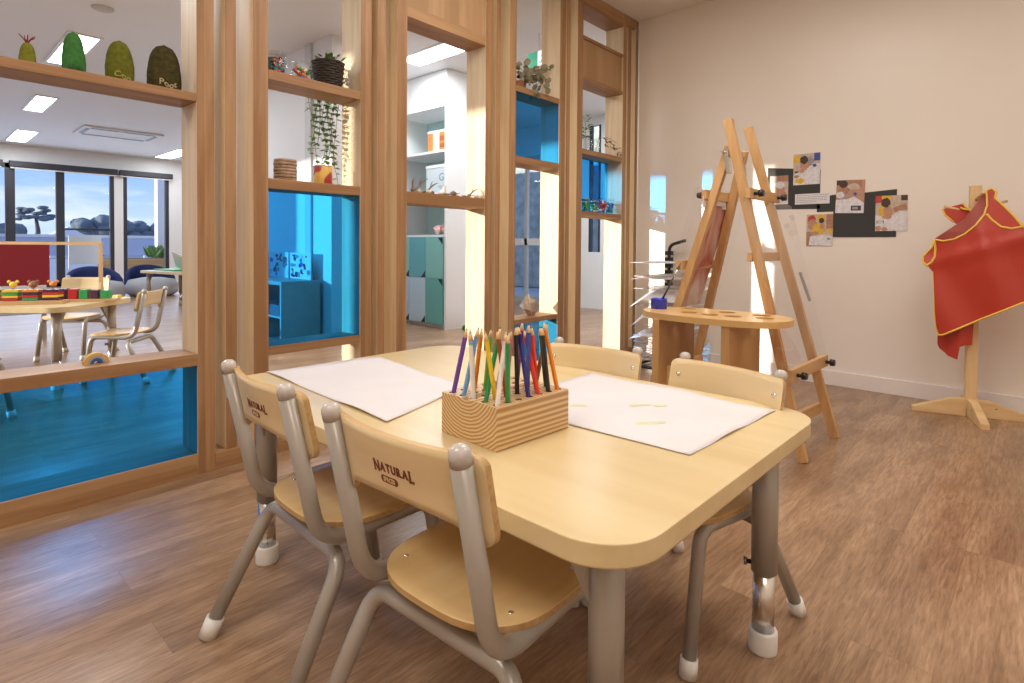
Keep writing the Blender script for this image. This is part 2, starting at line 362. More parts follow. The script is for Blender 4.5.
# opening 5
board(3.745, 4.365, 0, .075, name='bottom_rail'); board(3.745, 4.365, 1.238, 1.28); pane(3.745, 4.365, 1.28, 1.742, -.150); board(3.745, 4.365, 1.742, 1.782)
board(3.745, 4.365, 2.335, 2.36)
obj('panel', box(nb(), -.17, -.015, yl(3.747), yl(4.363), 2.361, 2.66, .002), M_OAKP, screen); board(3.745, 4.365, 2.66, 2.685)
board(3.745, 4.365, H-.12, H-.002, name='top_rail')
struct('trim_1', box(nb(), -2.70, -2.57, -3.0, -.975, 0, H-.001), M_WALL)
# ---- the other room
struct('ceiling_far', box(nb(), -16.4, -2.92, -4.7, 7.7, H, H+.06), M_WHITE)
struct('trim_2', box(nb(), -2.92, -2.72, -4.7, 7.7, H+.001, H+.05), M_WHITE)
struct('wall_far_end', box(nb(), -2.86, -2.745, YB+.13, 7.6, 0, H), M_WHITE)
# window wall at x = -16
def wallx(bm, y0, y1, z0, z1): box(bm, -16.16, -16.04, y0, y1, z0, z1)
b = nb(); wallx(b, -4.6, 7.6, 2.66, H); wallx(b, 3.47, 3.65, 0, 2.66); wallx(b, 4.62, 7.6, 0, 2.66); wallx(b, -4.6, -3.4, 0, 2.66)
struct('wall_windows', b, M_WHITE)
wi = 1
for y0, y1 in ((-3.4, .1), (.1, 1.62), (1.62, 3.47), (3.65, 4.62)):
    wn = thing('window_%d' % wi, None, None, (-16.1, 0, 0), kind='structure'); wi += 1
    fb = nb()
    xs = [y0, y1]
    if wi == 4: xs = [y0, 2.465, y1]
    for i, yy in enumerate(xs):
        ww = .08 if i in (0, len(xs)-1) else .075
        a0 = yy if i == 0 else (yy-ww if i == len(xs)-1 else yy-ww)
        box(fb, -.05, .05, a0, a0+ww*(1 if i in (0, len(xs)-1) else 2), 0, 2.66)
    box(fb, -.05, .05, y0, y1, 2.56, 2.66); box(fb, -.05, .05, y0, y1, 0, .07)
    if wi == 4: box(fb, -.03, .03, 2.54, 3.39, 1.26, 1.30)
    obj('window_frame', fb, M_FRAME, wn)
    obj('glass_pane', box(nb(), -.006, 0, y0+.02, y1-.02, .05, 2.6), M_WINGLASS, wn)
for y0, y1 in ((1.60, 3.52), (3.56, 4.68), (-.6, 1.5)):
    t = thing('roller_blind', None, 'blind', (-15.97, (y0+y1)/2, 2.56), group='rolled up blinds above the far windows')
    t['label'] = {1.60: 'charcoal rolled up blind over the double glass door', 3.56: 'short charcoal rolled up blind over the rightmost far window', -.6: 'charcoal rolled up blind at the left edge of the window wall'}[y0]
    h = (y1-y0)/2
    obj('cassette', box(nb(), -.05, .05, -h, h, .02, .14, .01), M_FRAME, t); obj('bottom_bar', box(nb(), -.012, .012, -h+.02, h-.02, -.02, .005), M_WHITEP, t)
# unseen wall on the sun side, added; its opening limits where sunlight lands
b = nb(); box(b, -5.84, -2.72, -4.62, -4.5, 0, H); box(b, -16.1, -9.6, -4.62, -4.5, 0, H); box(b, -9.6, -5.84, -4.62, -4.5, 2.9, H)
struct('wall_sun_mask', b, M_WHITE)
# core block seen through the second bay
struct('wall_core', box(nb(), -7.9, -5.127, 2.9, 3.55, 0, H-.001), M_WHITE)
struct('trim_3', box(nb(), -5.62, -5.50, 2.875, 2.899, 0, H-.002), mat('grey_trim', (.62, .63, .65), .5))
# end wall at y = 7.5 with a glazed door
b = nb(); yy = (7.5, 7.6)
box(b, -16.1, -7.1, *yy, 0, H); box(b, -7.1, -5.9, *yy, 2.55, H); box(b, -5.9, -5.32, *yy, 0, H); box(b, -5.32, -5.1, *yy, 0, .9); box(b, -5.32, -5.1, *yy, 2.9, H); box(b, -5.1, -2.86, *yy, 0, H)
struct('wall_end', b, M_WHITE)
wn = thing('door_1', None, None, (-6.5, 7.5, 0), kind='structure'); fb = nb()
for x0, x1 in ((-.6, -.55), (-.19, -.13), (.55, .6)): box(fb, x0, x1, 0, .06, 0, 2.55)
box(fb, -.6, .6, 0, .06, 2.48, 2.55); box(fb, -.6, .6, 0, .06, 0, .1); box(fb, -.6, .6, .0, .05, 1.0, 1.12, mat=1)
obj('door_frame', fb, [mat('silver_frame', (.45, .47, .47), .4), M_WHITE], wn); obj('glass_pane', box(nb(), -.58, .58, .065, .071, .05, 2.5), M_WINGLASS, wn)
wn = thing('window_6', None, None, (-5.21, 7.5, 0), kind='structure'); fb = nb()
box(fb, -.11, -.07, 0, .06, .9, 2.9); box(fb, .07, .11, 0, .06, .9, 2.9); obj('window_frame', fb, M_FRAME, wn); obj('glass_pane', box(nb(), -.1, .1, .065, .07, .9, 2.9), M_WINGLASS, wn)

# light fittings and vents in the far ceiling
LP = [((-8.3, -7.0, 1.17, 1.40), 'square bright ceiling light panel behind the tall green stuffed cactus'),
      ((-11.6, -10.35, 1.34, 1.56), 'white ceiling light panel just below the timber beam, left'),
      ((-15.4, -13.8, 1.5, 1.8), 'smallest ceiling light panel, farthest left near the window wall'),
      ((-5.26, -4.3, 3.79, 4.08), 'long ceiling light panel above the white cupboards'),
      ((-15.6, -13.9, 4.2, 4.55), 'ceiling light panel half hidden by the first timber post')]
for (x0, x1, y0, y1), lb in LP:
    t = thing('ceiling_light', lb, 'light', ((x0+x1)/2, (y0+y1)/2, H), group='light panels in the far room ceiling')
    a, c = (x1-x0)/2, (y1-y0)/2
    f = nb()
    for q in ((-a-.03, -a, -c-.03, c+.03), (a, a+.03, -c-.03, c+.03), (-a, a, -c-.03, -c), (-a, a, c, c+.03)): box(f, *q, -.012, -.0005)
    obj('frame', f, M_WHITEJ, t); obj('diffuser', box(nb(), -a, a, -c, c, -.008, -.0005), M_LED, t)
t = thing('air_conditioner_vent', 'flat rectangular ceiling air conditioner cassette with dark slots', 'vent', (-12.8, 2.85, H))
obj('cover', box(nb(), -.5, .5, -.62, .62, -.03, -.0005, .01), M_WHITE, t)
f = nb()
for q in ((-.42, -.34, -.5, .5), (.34, .42, -.5, .5), (-.3, .3, -.56, -.5), (-.3, .3, .5, .56)): box(f, *q, -.036, -.0301)
obj('slot', f, M_BLACK, t)
f = nb(); lathe(f, [(0, -.022), (.06, -.021), (.082, -.012), (.086, -.0005)], 28)
group_tag(obj('ceiling_speaker', f, mat('pale_grille', (.55, .55, .52), .7), loc=(-6.07, 1.24, H)), 'round pale ceiling speaker grille above the cactus toys', 'speaker')


# ------------------------------------------------------------------ chair
def post_path(s):
    return [(s*.157, -.185, .650), (s*.157, -.115, .318), (s*.157, .165, .327), (s*.166, .215, .02)]
def panel_surface(x, z):           # centre of the curved back panel
    return -.185+(.650-z)*.211+.026-.034*(1-(x/.185)**2)
def make_chair(label, loc, rz, scale, group, logo=True, plain=False):
    t = thing('chair', label, 'chair', loc, rz, group, scale)
    # seat: shaped thin ply
    poly = []
    for k in range(48):
        a = 2*PI*k/48; c, s_ = math.cos(a), math.sin(a); n = 3.2
        x = .176*math.copysign(abs(c)**(2/n), c); y = .165*math.copysign(abs(s_)**(2/n), s_)
        if y < 0: y *= 1.0; x *= 1-.10*(abs(y)/.165)**3
        poly.append((x, y+.05))
    sb = nb(); zt = .349
    rings = []
    for sc_, dz in ((1.0, -.013), (1.0, -.002), (.985, .0), (.8, -.002), (.55, -.006), (.25, -.008)):
        rings.append([sb.verts.new((x*sc_, (y-.05)*sc_+.05, zt+dz-.012*max(0, ((y-.05)*sc_-.09)/.08)**2)) for x, y in poly])
    for ra, rb in zip(rings, rings[1:]):
        for k in range(48):
            f = sb.faces.new((ra[k], ra[(k+1) % 48], rb[(k+1) % 48], rb[k])); f.smooth = True
            if ra is rings[0]: f.material_index = 1; f.smooth = False
    sb.faces.new(rings[-1]); f = sb.faces.new(rings[0][::-1])
    seat = obj('seat', sb, [M_BIRCH, M_PLYEDGE], t)
    if not plain:
        for x, y in ((-.13, -.04), (.13, -.04), (-.135, .13), (.135, .13)):
            q = nb(); lathe(q, [(.0055, 0), (.005, .002), (0, .0028)], 12, (x, y, zt-.0035)); obj('screw', q, M_CHROME, seat)
    # back panel
    pb = nb(); nx, nz = 40, 8; th = .006; hw = .183
    def bot(x):
        u = abs(x)/hw
        if u > .90: return .506+.022*(1-math.sqrt(max(0, 1-((u-.90)/.10)**2)))
        k = max(0., min(1., (.80-u)/.12)); return .506+.024*(k*k*(3-2*k))+.014*max(0, 1-(u/.68)**2)
    def top(x):
        u = abs(x)/hw; return .646-(.018*(1-math.sqrt(max(0, 1-((u-.90)/.10)**2))) if u > .90 else 0)
    grid = {}
    for side, off in ((0, -th), (1, th)):
        for i in range(nx+1):
            x = hw*math.sin(PI*(i/nx-.5))
            for j in range(nz+1):
                z = bot(x)+(top(x)-bot(x))*j/nz
                grid[side, i, j] = pb.verts.new((x, panel_surface(x, z)+off, z))
    for side in (0, 1):
        for i in range(nx):
            for j in range(nz):
                q = [grid[side, i, j], grid[side, i+1, j], grid[side, i+1, j+1], grid[side, i, j+1]]
                f = pb.faces.new(q); f.smooth = True
    def edge(lst):
        for a, c in zip(lst, lst[1:]):
            f = pb.faces.new((grid[(0,)+a], grid[(0,)+c], grid[(1,)+c], grid[(1,)+a])); f.material_index = 1
    edge([(i, 0) for i in range(nx+1)]); edge([(i, nz) for i in range(nx+1)]); edge([(0, j) for j in range(nz+1)]); edge([(nx, j) for j in range(nz+1)])
    back = obj('backrest', pb, [M_BIRCHX, M_PLYEDGE], t)
    if not plain:
        for x in (-.157, .157):
            for z in (.60,):
                q = nb(); lathe(q, [(.0075, 0), (.007, .002), (0, .003)], 12); bmesh.ops.transform(q, matrix=Matrix.Translation((x, panel_surface(x, z)+th, z)) @ Matrix.Rotation(-PI/2, 4, 'X'), verts=q.verts)
                obj('screw', q, M_CHROME, back)
    if logo:
        def onto(bm_, lift):
            for v in bm_.verts:     # text x runs toward local +x when seen from behind
                x, y, z = v.co.x, v.co.y, v.co.z
                x *= .68; y *= .85; Z = .590+y; v.co = Vector((x, panel_surface(x, Z)-th-lift-z, Z))
            return bm_
        lg = nb()
        xs = -.052
        for ch, sz in (('N', .031), ('A', .023), ('T', .023), ('U', .023), ('R', .023), ('A', .023), ('L', .031)):
            g = text_bm(ch, sz, .0003, .0009); wd = max(v.co.x for v in g.verts)-min(v.co.x for v in g.verts); mn = min(v.co.x for v in g.verts)
            by = -.0105 if sz < .03 else -.0105
            ymin = min(v.co.y for v in g.verts); ymax = max(v.co.y for v in g.verts)
            top_al = .011
            for v in g.verts:
                v.co.x += xs-mn; v.co.y += (top_al-ymax) if sz > .03 else (top_al-.001-ymax)
            # slab feet on the letters
            x0, x1 = xs, xs+wd; h_ = ymax-ymin; xs = x1+.0035
            merge(lg, g)
            if ch in 'NATRAL':
                if ch in 'NARL' : box(lg, x0-.001, x0+.006, top_al-h_-.0002, top_al-h_+.0022, -.0003, .0003)
                if ch in 'NL' : box(lg, x0-.001, x0+.006, top_al-.0022, top_al+.0004, -.0003, .0003)
                if ch in 'AR': box(lg, x1-.006, x1+.001, top_al-h_-.0012, top_al-h_+.0012, -.0003, .0003)
        onto(lg, .0006)
        for v in lg.verts: v.co.x -= 0
        obj('lettering', lg, M_LOGO, back, label='dark red printed name')
        pg = nb(); prism(pg, rrect(-.030, .030, -.030, -.0155, .007), -.0002, .0002); onto(pg, .0005)
        badge = obj('name_badge', pg, M_LOGO, back, label='dark red oval badge')
        sg = text_bm('SPACES', .0125, .0002, .0004); bmesh.ops.translate(sg, verts=sg.verts, vec=(0, -.0228, 0)); onto(sg, .001)
        obj('lettering', sg, M_PLYLIGHT, back, label='pale small letters')
    # frame tubes
    for s in (-1, 1):
        fb = nb(); tube(fb, fillet(post_path(s), [.085, .05], 8), .0165, 16)
        fr = obj('side_frame', fb, M_GREY, t)
        cb = nb(); lathe(cb, [(.0169, -.014), (.0171, 0), (.0162, .006), (.012, .012), (.006, .0148), (0, .0155)], 18, (0, 0, 0))
        d = (Vector(post_path(s)[0])-Vector(post_path(s)[1])).normalized()
        bmesh.ops.transform(cb, matrix=Matrix.Translation(Vector(post_path(s)[0])) @ d.to_track_quat('Z', 'Y').to_matrix().to_4x4(), verts=cb.verts)
        obj('cap', cb, M_CAP, fr, label='pale grey domed cap')
        shoe = nb(); tube(shoe, [(s*.1668, .219, 0), (s*.1655, .2125, .04)], [.0215, .0205], 18); obj('foot', shoe, M_WHITEP, fr, label='white plastic foot')
    rb_ = nb(); ft = (.199, -.214, .02)
    tube(rb_, fillet([(-ft[0], ft[1], ft[2]), (-.176, -.074, .285), (.176, -.074, .285), (ft[0], ft[1], ft[2])], .055, 9), .0165, 16)
    rl = obj('rear_leg', rb_, M_GREY, t)
    for s in (-1, 1):
        shoe = nb(); tube(shoe, [(s*.2003, -.2195, 0), (s*.1965, -.203, .042)], [.0215, .0205], 18); obj('foot', shoe, M_WHITEP, rl, label='white plastic foot')
    if not plain:
        fb = nb(); tube(fb, [(-.155, .13, .318), (.155, .13, .318)], .011, 12); obj('crossbar', fb, M_GREY, t)
    return t
GC = 'child chairs around the drawing table'
make_chair('child chair in left foreground, nearest the blue glass, back to camera', (-1.312, .750, 0), math.radians(-2), 1.065, GC)
make_chair('child chair in front centre, its printed back closest to the camera', (-.797, .745, 0), math.radians(3), 1.065, GC)
make_chair('child chair across the table, beside the easel and the table corner', (-.708, 1.488, 0), math.radians(169), 1.0, GC)
make_chair('child chair across the table, directly behind the pencil block', (-1.125, 1.475, 0), math.radians(184), 1.0, GC)

# ------------------------------------------------------------------ drawing table
TZ = .567
def make_table(label, loc, rz, x0, x1, y0, y1, legs, rad=.11, group=None):
    t = thing('table', label, 'table', loc, rz, group)
    tb = nb(); prism(tb, rrect(x0, x1, y0, y1, rad, 10), TZ-.037, TZ, .012, seg=4)
    tp = obj('tabletop', tb, M_TABLE, t)
    for p in tp.data.polygons: p.use_smooth = abs(p.normal.z) < .98
    for (x, y, a) in legs:
        lb_ = nb(); lathe(lb_, [(.0305, .197), (.0305, TZ-.037)], 24, (x, y, 0)); lg = obj('leg', lb_, M_GREY, t)
        q = nb(); lathe(q, [(.0258, .04), (.0258, .20)], 24, (x, y, 0)); obj('inner_tube', q, M_CHROME, lg, label='bright steel adjusting tube')
        q = nb(); lathe(q, [(.0335, 0), (.034, .004), (.034, .05), (.0325, .053), (.026, .053)], 24, (x, y, 0)); obj('foot', q, M_WHITEP, lg, label='white plastic foot')
        ca, sa = math.cos(a), math.sin(a)
        for dz in (.215, TZ-.10):
            q = nb(); tube(q, [(x+ca*.029, y+sa*.029, dz), (x+ca*.040, y+sa*.040, dz), (x+ca*.0401, y+sa*.0401, dz), (x+ca*.047, y+sa*.047, dz)], [.006, .006, .010, .010], 8)
            obj('bolt', q, M_STEEL, lg)
        q = nb()
        for k in range(7):
            tube(q, [(x+ca*.0245, y+sa*.0245, .065+k*.018), (x+ca*.0262, y+sa*.0262, .065+k*.018)], .0022, 8)
        o = obj('adjusting_holes', q, M_STEEL, lg); o['kind'] = 'stuff'
        q = nb(); sx = -sa; sy = ca
        for sgn in (-1, 1):
            P = [(.020, TZ-.037), (.085, TZ-.037), (.078, TZ-.055), (.034, TZ-.155), (.028, TZ-.165)]
            tt = nb(); prism(tt, [(a_, z_) for a_, z_ in P], -.0015, .0015)
            m_ = Matrix(((ca, 0, sx, x+sx*.0*sgn), (sa, 0, sy, y), (0, 1, 0, 0), (0, 0, 0, 1)))
            m_ = m_ @ Matrix.Rotation(sgn*.35, 4, 'Y')
            merge(q, tt, None, m_)
        obj('bracket', q, M_GREY, lg)
    return t
make_table('large rounded maple drawing table with grey adjustable legs, pencils on it', (0, 0, 0), 0, -1.90, -.413, .672, 1.63,
           [(-.523, .80, math.radians(-150)), (-.492, 1.455, math.radians(205)), (-1.77, .78, math.radians(-20)), (-1.77, 1.49, math.radians(-70))])

# papers
def sheet(name, label, corners, amp, seed, n=22, marks=None, group=None):
    bm = nb(); A, B, C, D = [Vector((*c, 0)) for c in corners]; g = {}
    for i in range(n+1):
        for j in range(n+1):
            u, v = i/n, j/n; p = A*(1-u)*(1-v)+B*u*(1-v)+C*u*v+D*(1-u)*v
            e_ = max(abs(u-.5), abs(v-.5))*2
            h = amp*max(0, noise.noise(Vector((u*3+seed, v*3, seed)))+.15)*(e_**3)+amp*.12*(noise.noise(Vector((u*7, v*7, seed)))+.6)*e_
            g[i, j] = bm.verts.new((p.x, p.y, TZ+.0012+max(0, h)))
    for i in range(n):
        for j in range(n): bm.faces.new((g[i, j], g[i+1, j], g[i+1, j+1], g[i, j+1])).smooth = True
    r = bmesh.ops.extrude_face_region(bm, geom=bm.faces[:]); bmesh.ops.translate(bm, verts=[v for v in r['geom'] if isinstance(v, bmesh.types.BMVert)], vec=(0, 0, .0005))
    if not marks:
        return group_tag(obj(name, bm, M_PAPER), label, 'paper', group)
    t = thing(name, label, 'paper', (0, 0, 0), 0, group); sh = obj('sheet', bm, M_PAPER, t)
    for (x, y, L, a) in marks:
        q = nb()
        for k in range(6):
            o_ = (k-2.5)*.0040
            pts = [(x+math.cos(a)*s*L-math.sin(a)*o_+random.uniform(-.001, .001), y+math.sin(a)*s*L+math.cos(a)*o_+.006*math.sin(s*3), TZ+.0026) for s in [i/6+random.uniform(-.03, .03) for i in range(-2, 5)]]
            for p0, p1 in zip(pts, pts[1:]):
                d = Vector(p1)-Vector(p0); nrm = Vector((-d.y, d.x, 0)).normalized()*.0016
                vs = [q.verts.new(Vector(p0)+nrm), q.verts.new(Vector(p0)-nrm), q.verts.new(Vector(p1)-nrm), q.verts.new(Vector(p1)+nrm)]; q.faces.new(vs)
        obj('crayon_mark', q, M_CRAYON, t)
    return t
M_CRAYON = mat('yellow_green_crayon', (.74, .77, .54), .7)
sheet('paper', 'large blank white sheet on the table end nearest the blue glass', ((-1.90, .835), (-1.155, .80), (-1.275, 1.16), (-1.845, 1.25)), .010, 3.1)
sheet('paper', 'large white sheet with yellow green scribbles right of the pencil block', ((-1.10, 1.085), (-.527, 1.11), (-.51, 1.575), (-1.107, 1.592)), .009, 8.4,
      marks=[(-.93, 1.22, .075, .75), (-.80, 1.36, .05, .75), (-.755, 1.40, .03, .8), (-.70, 1.235, .07, .85)])

# pencil block and pencils
def ring_wood():
    m_ = mat('banded_pine', (.70, .50, .27), .4); nt = m_.node_tree; N = nt.nodes; L = nt.links; b = N['Principled BSDF']
    tc = N.new('ShaderNodeTexCoord'); mp = N.new('ShaderNodeMapping'); mp.inputs['Location'].default_value = (.01, 0, -.135); mp.inputs['Scale'].default_value = (1, .03, 1)
    L.new(tc.outputs['Object'], mp.inputs[0]); wv = N.new('ShaderNodeTexWave'); wv.wave_type = 'RINGS'; wv.rings_direction = 'Y'; wv.inputs['Scale'].default_value = 40
    wv.inputs['Distortion'].default_value = 1.3; wv.inputs['Detail'].default_value = 1; wv.inputs['Detail Scale'].default_value = 1.5; L.new(mp.outputs[0], wv.inputs[0])
    r = N.new('ShaderNodeValToRGB'); L.new(wv.outputs['Fac'], r.inputs[0]); r.color_ramp.elements[0].position = .1; r.color_ramp.elements[1].position = .9
    r.color_ramp.elements[0].color = (.72, .52, .28, 1); r.color_ramp.elements[1].color = (.40, .23, .09, 1); L.new(r.outputs[0], b.inputs['Base Color']); return m_
BX, BY, BW, BD, BH = -.914, .965, .184, .234, .092
t = thing('pencil_block', 'square banded pine block with rows of holes holding coloured pencils', 'pencil holder', (BX, BY, TZ+.001), math.radians(-2))
bw, bd = BW/2, BD/2
bb = nb(); nxh, nyh = 5, 7; hr = .0083
# side walls, and a top plate pierced by round holes
box(bb, -bw, bw, -bd, bd, 0, BH-.03)
top = nb()
cw, ch = BW/nxh, BD/nyh; rows = []
for i in range(nxh):
    for j in range(nyh):
        cx, cy = -bw+cw*(i+.5), -bd+ch*(j+.5); n = 16
        ri = [top.verts.new((cx+hr*math.cos(2*PI*k/n), cy+hr*math.sin(2*PI*k/n), BH)) for k in range(n)]
        rl_ = [top.verts.new((cx+hr*math.cos(2*PI*k/n), cy+hr*math.sin(2*PI*k/n), BH-.03)) for k in range(n)]
        ro = []
        for k in range(n):
            a = 2*PI*k/n; c, s_ = math.cos(a), math.sin(a); q = min((cw/2)/abs(c) if abs(c) > 1e-6 else 9, (ch/2)/abs(s_) if abs(s_) > 1e-6 else 9)
            ro.append(top.verts.new((cx+c*q, cy+s_*q, BH)))
        for k in range(n):
            k2 = (k+1) % n; top.faces.new((ri[k], ri[k2], ro[k2], ro[k])); f = top.faces.new((ri[k2], ri[k], rl_[k], rl_[k2])); f.material_index = 1
            # square corner filler
            a0, a1 = ro[k].co, ro[k2].co
            if abs(a0.x-a1.x) > 1e-5 and abs(a0.y-a1.y) > 1e-5:
                corner = top.verts.new((cx+math.copysign(cw/2, (a0.x+a1.x)/2-cx), cy+math.copysign(ch/2, (a0.y+a1.y)/2-cy), BH)); top.faces.new((ro[k], ro[k2], corner))
for f in top.faces: f.normal_update()
mp_ = {v: bb.verts.new(v.co) for v in top.verts}
for f in top.faces:
    nf = bb.faces.new([mp_[v] for v in f.verts]); nf.material_index = f.material_index
top.free()
for q in (((-bw, -bd), (bw, -bd)), ((bw, -bd), (bw, bd)), ((bw, bd), (-bw, bd)), ((-bw, bd), (-bw, -bd))):
    (xa, ya), (xb, yb) = q; bb.faces.new([bb.verts.new(p) for p in ((xa, ya, BH-.031), (xb, yb, BH-.031), (xb, yb, BH), (xa, ya, BH))])
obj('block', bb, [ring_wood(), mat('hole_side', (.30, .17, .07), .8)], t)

PC = {'purple': (.17, .06, .42), 'cream': (.78, .73, .66), 'light blue': (.16, .36, .72), 'yellow': (.85, .60, .03), 'green': (.02, .26, .07), 'maroon': (.33, .07, .03), 'lime': (.16, .48, .08),
      'white': (.82, .76, .76), 'pink': (.72, .18, .36), 'black': (.012, .012, .014), 'navy': (.025, .02, .20), 'red': (.72, .045, .02), 'orange': (.85, .25, .02), 'dark green': (.01, .13, .06), 'brown': (.24, .07, .03),
      'lilac': (.52, .28, .60), 'violet': (.28, .05, .32), 'sky blue': (.22, .5, .85), 'blue': (.03, .08, .42)}
PEN = [('purple', (-0.985, 0.879), (-0.941, 0.864), 'purple pencil at the left corner of the pine block'),
 ('cream', (-0.911, 0.867), (-0.941, 0.874), 'cream pencil leaning left beside the purple one'), ('light blue', (-0.945, 0.877), (-0.923, 0.882), 'light blue pencil leaning right behind the cream one'),
 ('yellow', (-0.889, 0.881), (-0.867, 0.85), 'yellow pencil between the cream and green ones'), ('green', (-0.878, 0.88), (-0.887, 0.919), 'mid green pencil leaning right beside the yellow one'),
 ('maroon', (-0.876, 0.895), (-0.851, 0.845), 'maroon pencil crossing behind the yellow and green ones'), ('lime', (-0.932, 0.945), (-0.887, 0.896), 'lime green pencil behind the maroon one'),
 ('white', (-0.839, 0.871), (-0.866, 0.918), 'white pencil at the nearest corner of the block'), ('green', (-0.851, 0.912), (-0.834, 0.884), 'green pencil just right of the white one'),
 ('pink', (-0.915, 0.976), (-0.883, 0.949), 'pink pencil behind the white one'), ('black', (-0.879, 0.957), (-0.876, 0.956), 'black pencil in the middle of the block, left of the navy one'),
 ('navy', (-0.849, 0.947), (-0.884, 0.972), 'navy pencil at the middle of the long side'), ('red', (-0.845, 0.977), (-0.888, 0.994), 'red pencil leaning left, right of the navy one'),
 ('orange', (-0.882, 1.009), (-0.833, 0.966), 'orange pencil leaning right between the red and black ones'), ('dark green', (-0.88, 1.025), (-0.832, 0.953), 'dark green pencil mostly hidden behind the orange one'),
 ('black', (-0.842, 1.02), (-0.858, 1.025), 'black pencil near the right end of the block'), ('orange', (-0.835, 1.041), (-0.86, 1.038), 'orange pencil touching the right hand black one'),
 ('brown', (-0.854, 1.051), (-0.84, 1.044), 'brown pencil at the far right corner of the block'), ('orange', (-0.974, 0.946), (-0.893, 0.89), 'orange pencil low behind the yellow one, leaning right'),
 ('lilac', (-0.902, 0.947), (-0.874, 0.933), 'lilac pencil tip between the lime and pink ones'), ('red', (-0.874, 0.988), (-0.837, 0.948), 'red pencil behind, tilted right toward the orange one'),
 ('violet', (-0.89, 0.987), (-0.89, 0.992), 'violet pencil upright behind the navy one'), ('sky blue', (-0.963, 0.887), (-0.931, 0.865), 'sky blue pencil between the purple and cream ones'),
 ('blue', (-0.88, 0.968), (-0.856, 0.977), 'blue pencil hidden among the red and navy ones')]
M_RAW = mat('sharpened_wood', (.78, .55, .32), .6)
PM = {k: mat('pencil_'+k.replace(' ', '_'), v, .3, spec=.6) for k, v in PC.items()}
used_holes = set()
cth, sth = math.cos(math.radians(-2)), math.sin(math.radians(-2))
for cname, bxy, txy, lb in sorted(PEN, key=lambda p: -p[1][0]*.7+p[1][1]):
    dx, dy = bxy[0]-BX, bxy[1]-BY; lx, ly = dx*cth+dy*sth, -dx*sth+dy*cth
    cand = sorted(((abs((-bw+cw*(i+.5))-lx)+abs((-bd+ch*(j+.5))-ly), i, j) for i in range(nxh) for j in range(nyh) if (i, j) not in used_holes))
    _, i, j = cand[0]; used_holes.add((i, j)); hx, hy = -bw+cw*(i+.5), -bd+ch*(j+.5)
    wx, wy = BX+hx*cth-hy*sth, BY+hx*sth+hy*cth
    tip = Vector((txy[0], txy[1], .81)); rim = Vector((wx, wy, .650)); d = (tip-rim).normalized()
    # keep the lean inside what the hole allows
    mxl = .30
    hv = Vector((d.x, d.y)); 
    if hv.length > mxl: hv = hv.normalized()*mxl; d = Vector((hv.x, hv.y, math.sqrt(1-mxl*mxl)))
    L = .185+random.uniform(-.006, .01)
    base = rim-d*.018
    t = thing('pencil', lb, 'pencil', base, 0, 'coloured pencils in the block'); t.rotation_mode = 'QUATERNION'; t.rotation_quaternion = d.to_track_quat('Z', 'Y')
    r = .0056
    q = nb(); lathe(q, [(r, 0), (r, L-.022)], 6)
    for f in q.faces: f.smooth = False
    obj('barrel', q, PM[cname], t)
    q = nb(); lathe(q, [(r*.98, L-.0219), (.0018, L-.005)], 12); obj('sharpened_end', q, M_RAW, t)
    q = nb(); lathe(q, [(.0019, L-.0051), (.0004, L)], 8); obj('lead', q, PM[cname], t)

# ------------------------------------------------------------------ double easel
t = thing('easel', 'tall double sided wooden easel with clear acrylic sheets by the wall', 'easel', (0, 0, 0))
def leg_r(y0, y1, zt): return Vector((-.795, y0, 0)), Vector((-1.205, y1, zt))
A0, A1 = Vector((-.800, 2.86, 0)), Vector((-1.195, 2.895, 1.65)); B0, B1 = Vector((-.787, 3.355, 0)), Vector((-1.20, 3.18, 1.655))
C0, C1 = Vector((-1.655, 2.87, 0)), Vector((-1.205, 2.945, 1.52)); D0, D1 = Vector((-1.63, 3.37, 0)), Vector((-1.205, 3.14, 1.52))
for a, c in ((A0, A1), (B0, B1), (C0, C1), (D0, D1)):
    q = nb(); bar(q, a, c, .042, .034, (0, 1, 0), .002); obj('leg', q, M_PINEZ, t)
def at(P0, P1, z): return P0+(P1-P0)*(z/P1.z)
def rail(z0, z1, P, Q, off, ext=.04, w_=.045, th=.022, name='rail', m_=None):
    a, c = at(*P, z0), at(*Q, z1); d = (c-a).normalized(); a = a-d*ext; c = c+d*ext
    q = nb(); o_ = Vector((off, 0, 0)); bar(q, a+o_, c+o_, w_, th, (1, 0, 0), .002); return obj(name, q, m_ or M_PINEY, t)
RA, RB, LC, LD = (A0, A1), (B0, B1), (C0, C1), (D0, D1)
r1 = rail(1.265, 1.265, RA, RB, .036, .05, .05); r2 = rail(.95, .95, RA, RB, -.032, .03); r3 = rail(.40, .40, RA, RB, .045, .06, .06); rail(.17, .15, RA, RB, -.032, -.01, .055)
r4 = rail(1.275, 1.275, LC, LD, -.036, .05, .05); rail(.90, .90, LC, LD, -.05, .05, .05, .035, 'paint_ledge'); rail(.32, .32, LC, LD, .03, .0)
for rr, P, Q, z, off in ((r1, RA, RB, 1.265, .062), (r3, RA, RB, .40, .072), (r4, LC, LD, 1.275, -.06)):
    for (a_, b_) in (P, Q):
        p = at(a_, b_, z); s = 1 if off > 0 else -1; q = nb()
        tube(q, [(p.x+off-s*.012, p.y, z), (p.x+off+s*.012, p.y, z)], .009, 10); tube(q, [(p.x+off+s*.010, p.y, z), (p.x+off+s*.032, p.y, z)], [.019, .016], 8)
        obj('wing_nut', q, M_BLACK, rr, label='black plastic knob')
for a_, b_ in ((C1, A1), (D1, B1)):
    q = nb(); bar(q, Vector((a_.x-.012, a_.y-.008, 1.50)), Vector((a_.x+.004, a_.y-.008, 1.38)), .022, .03, (0, 1, 0)); tube(q, [(a_.x-.02, a_.y, 1.49), (a_.x-.02, b_.y, 1.49)], .006, 8); obj('hinge', q, M_CHROME, t)
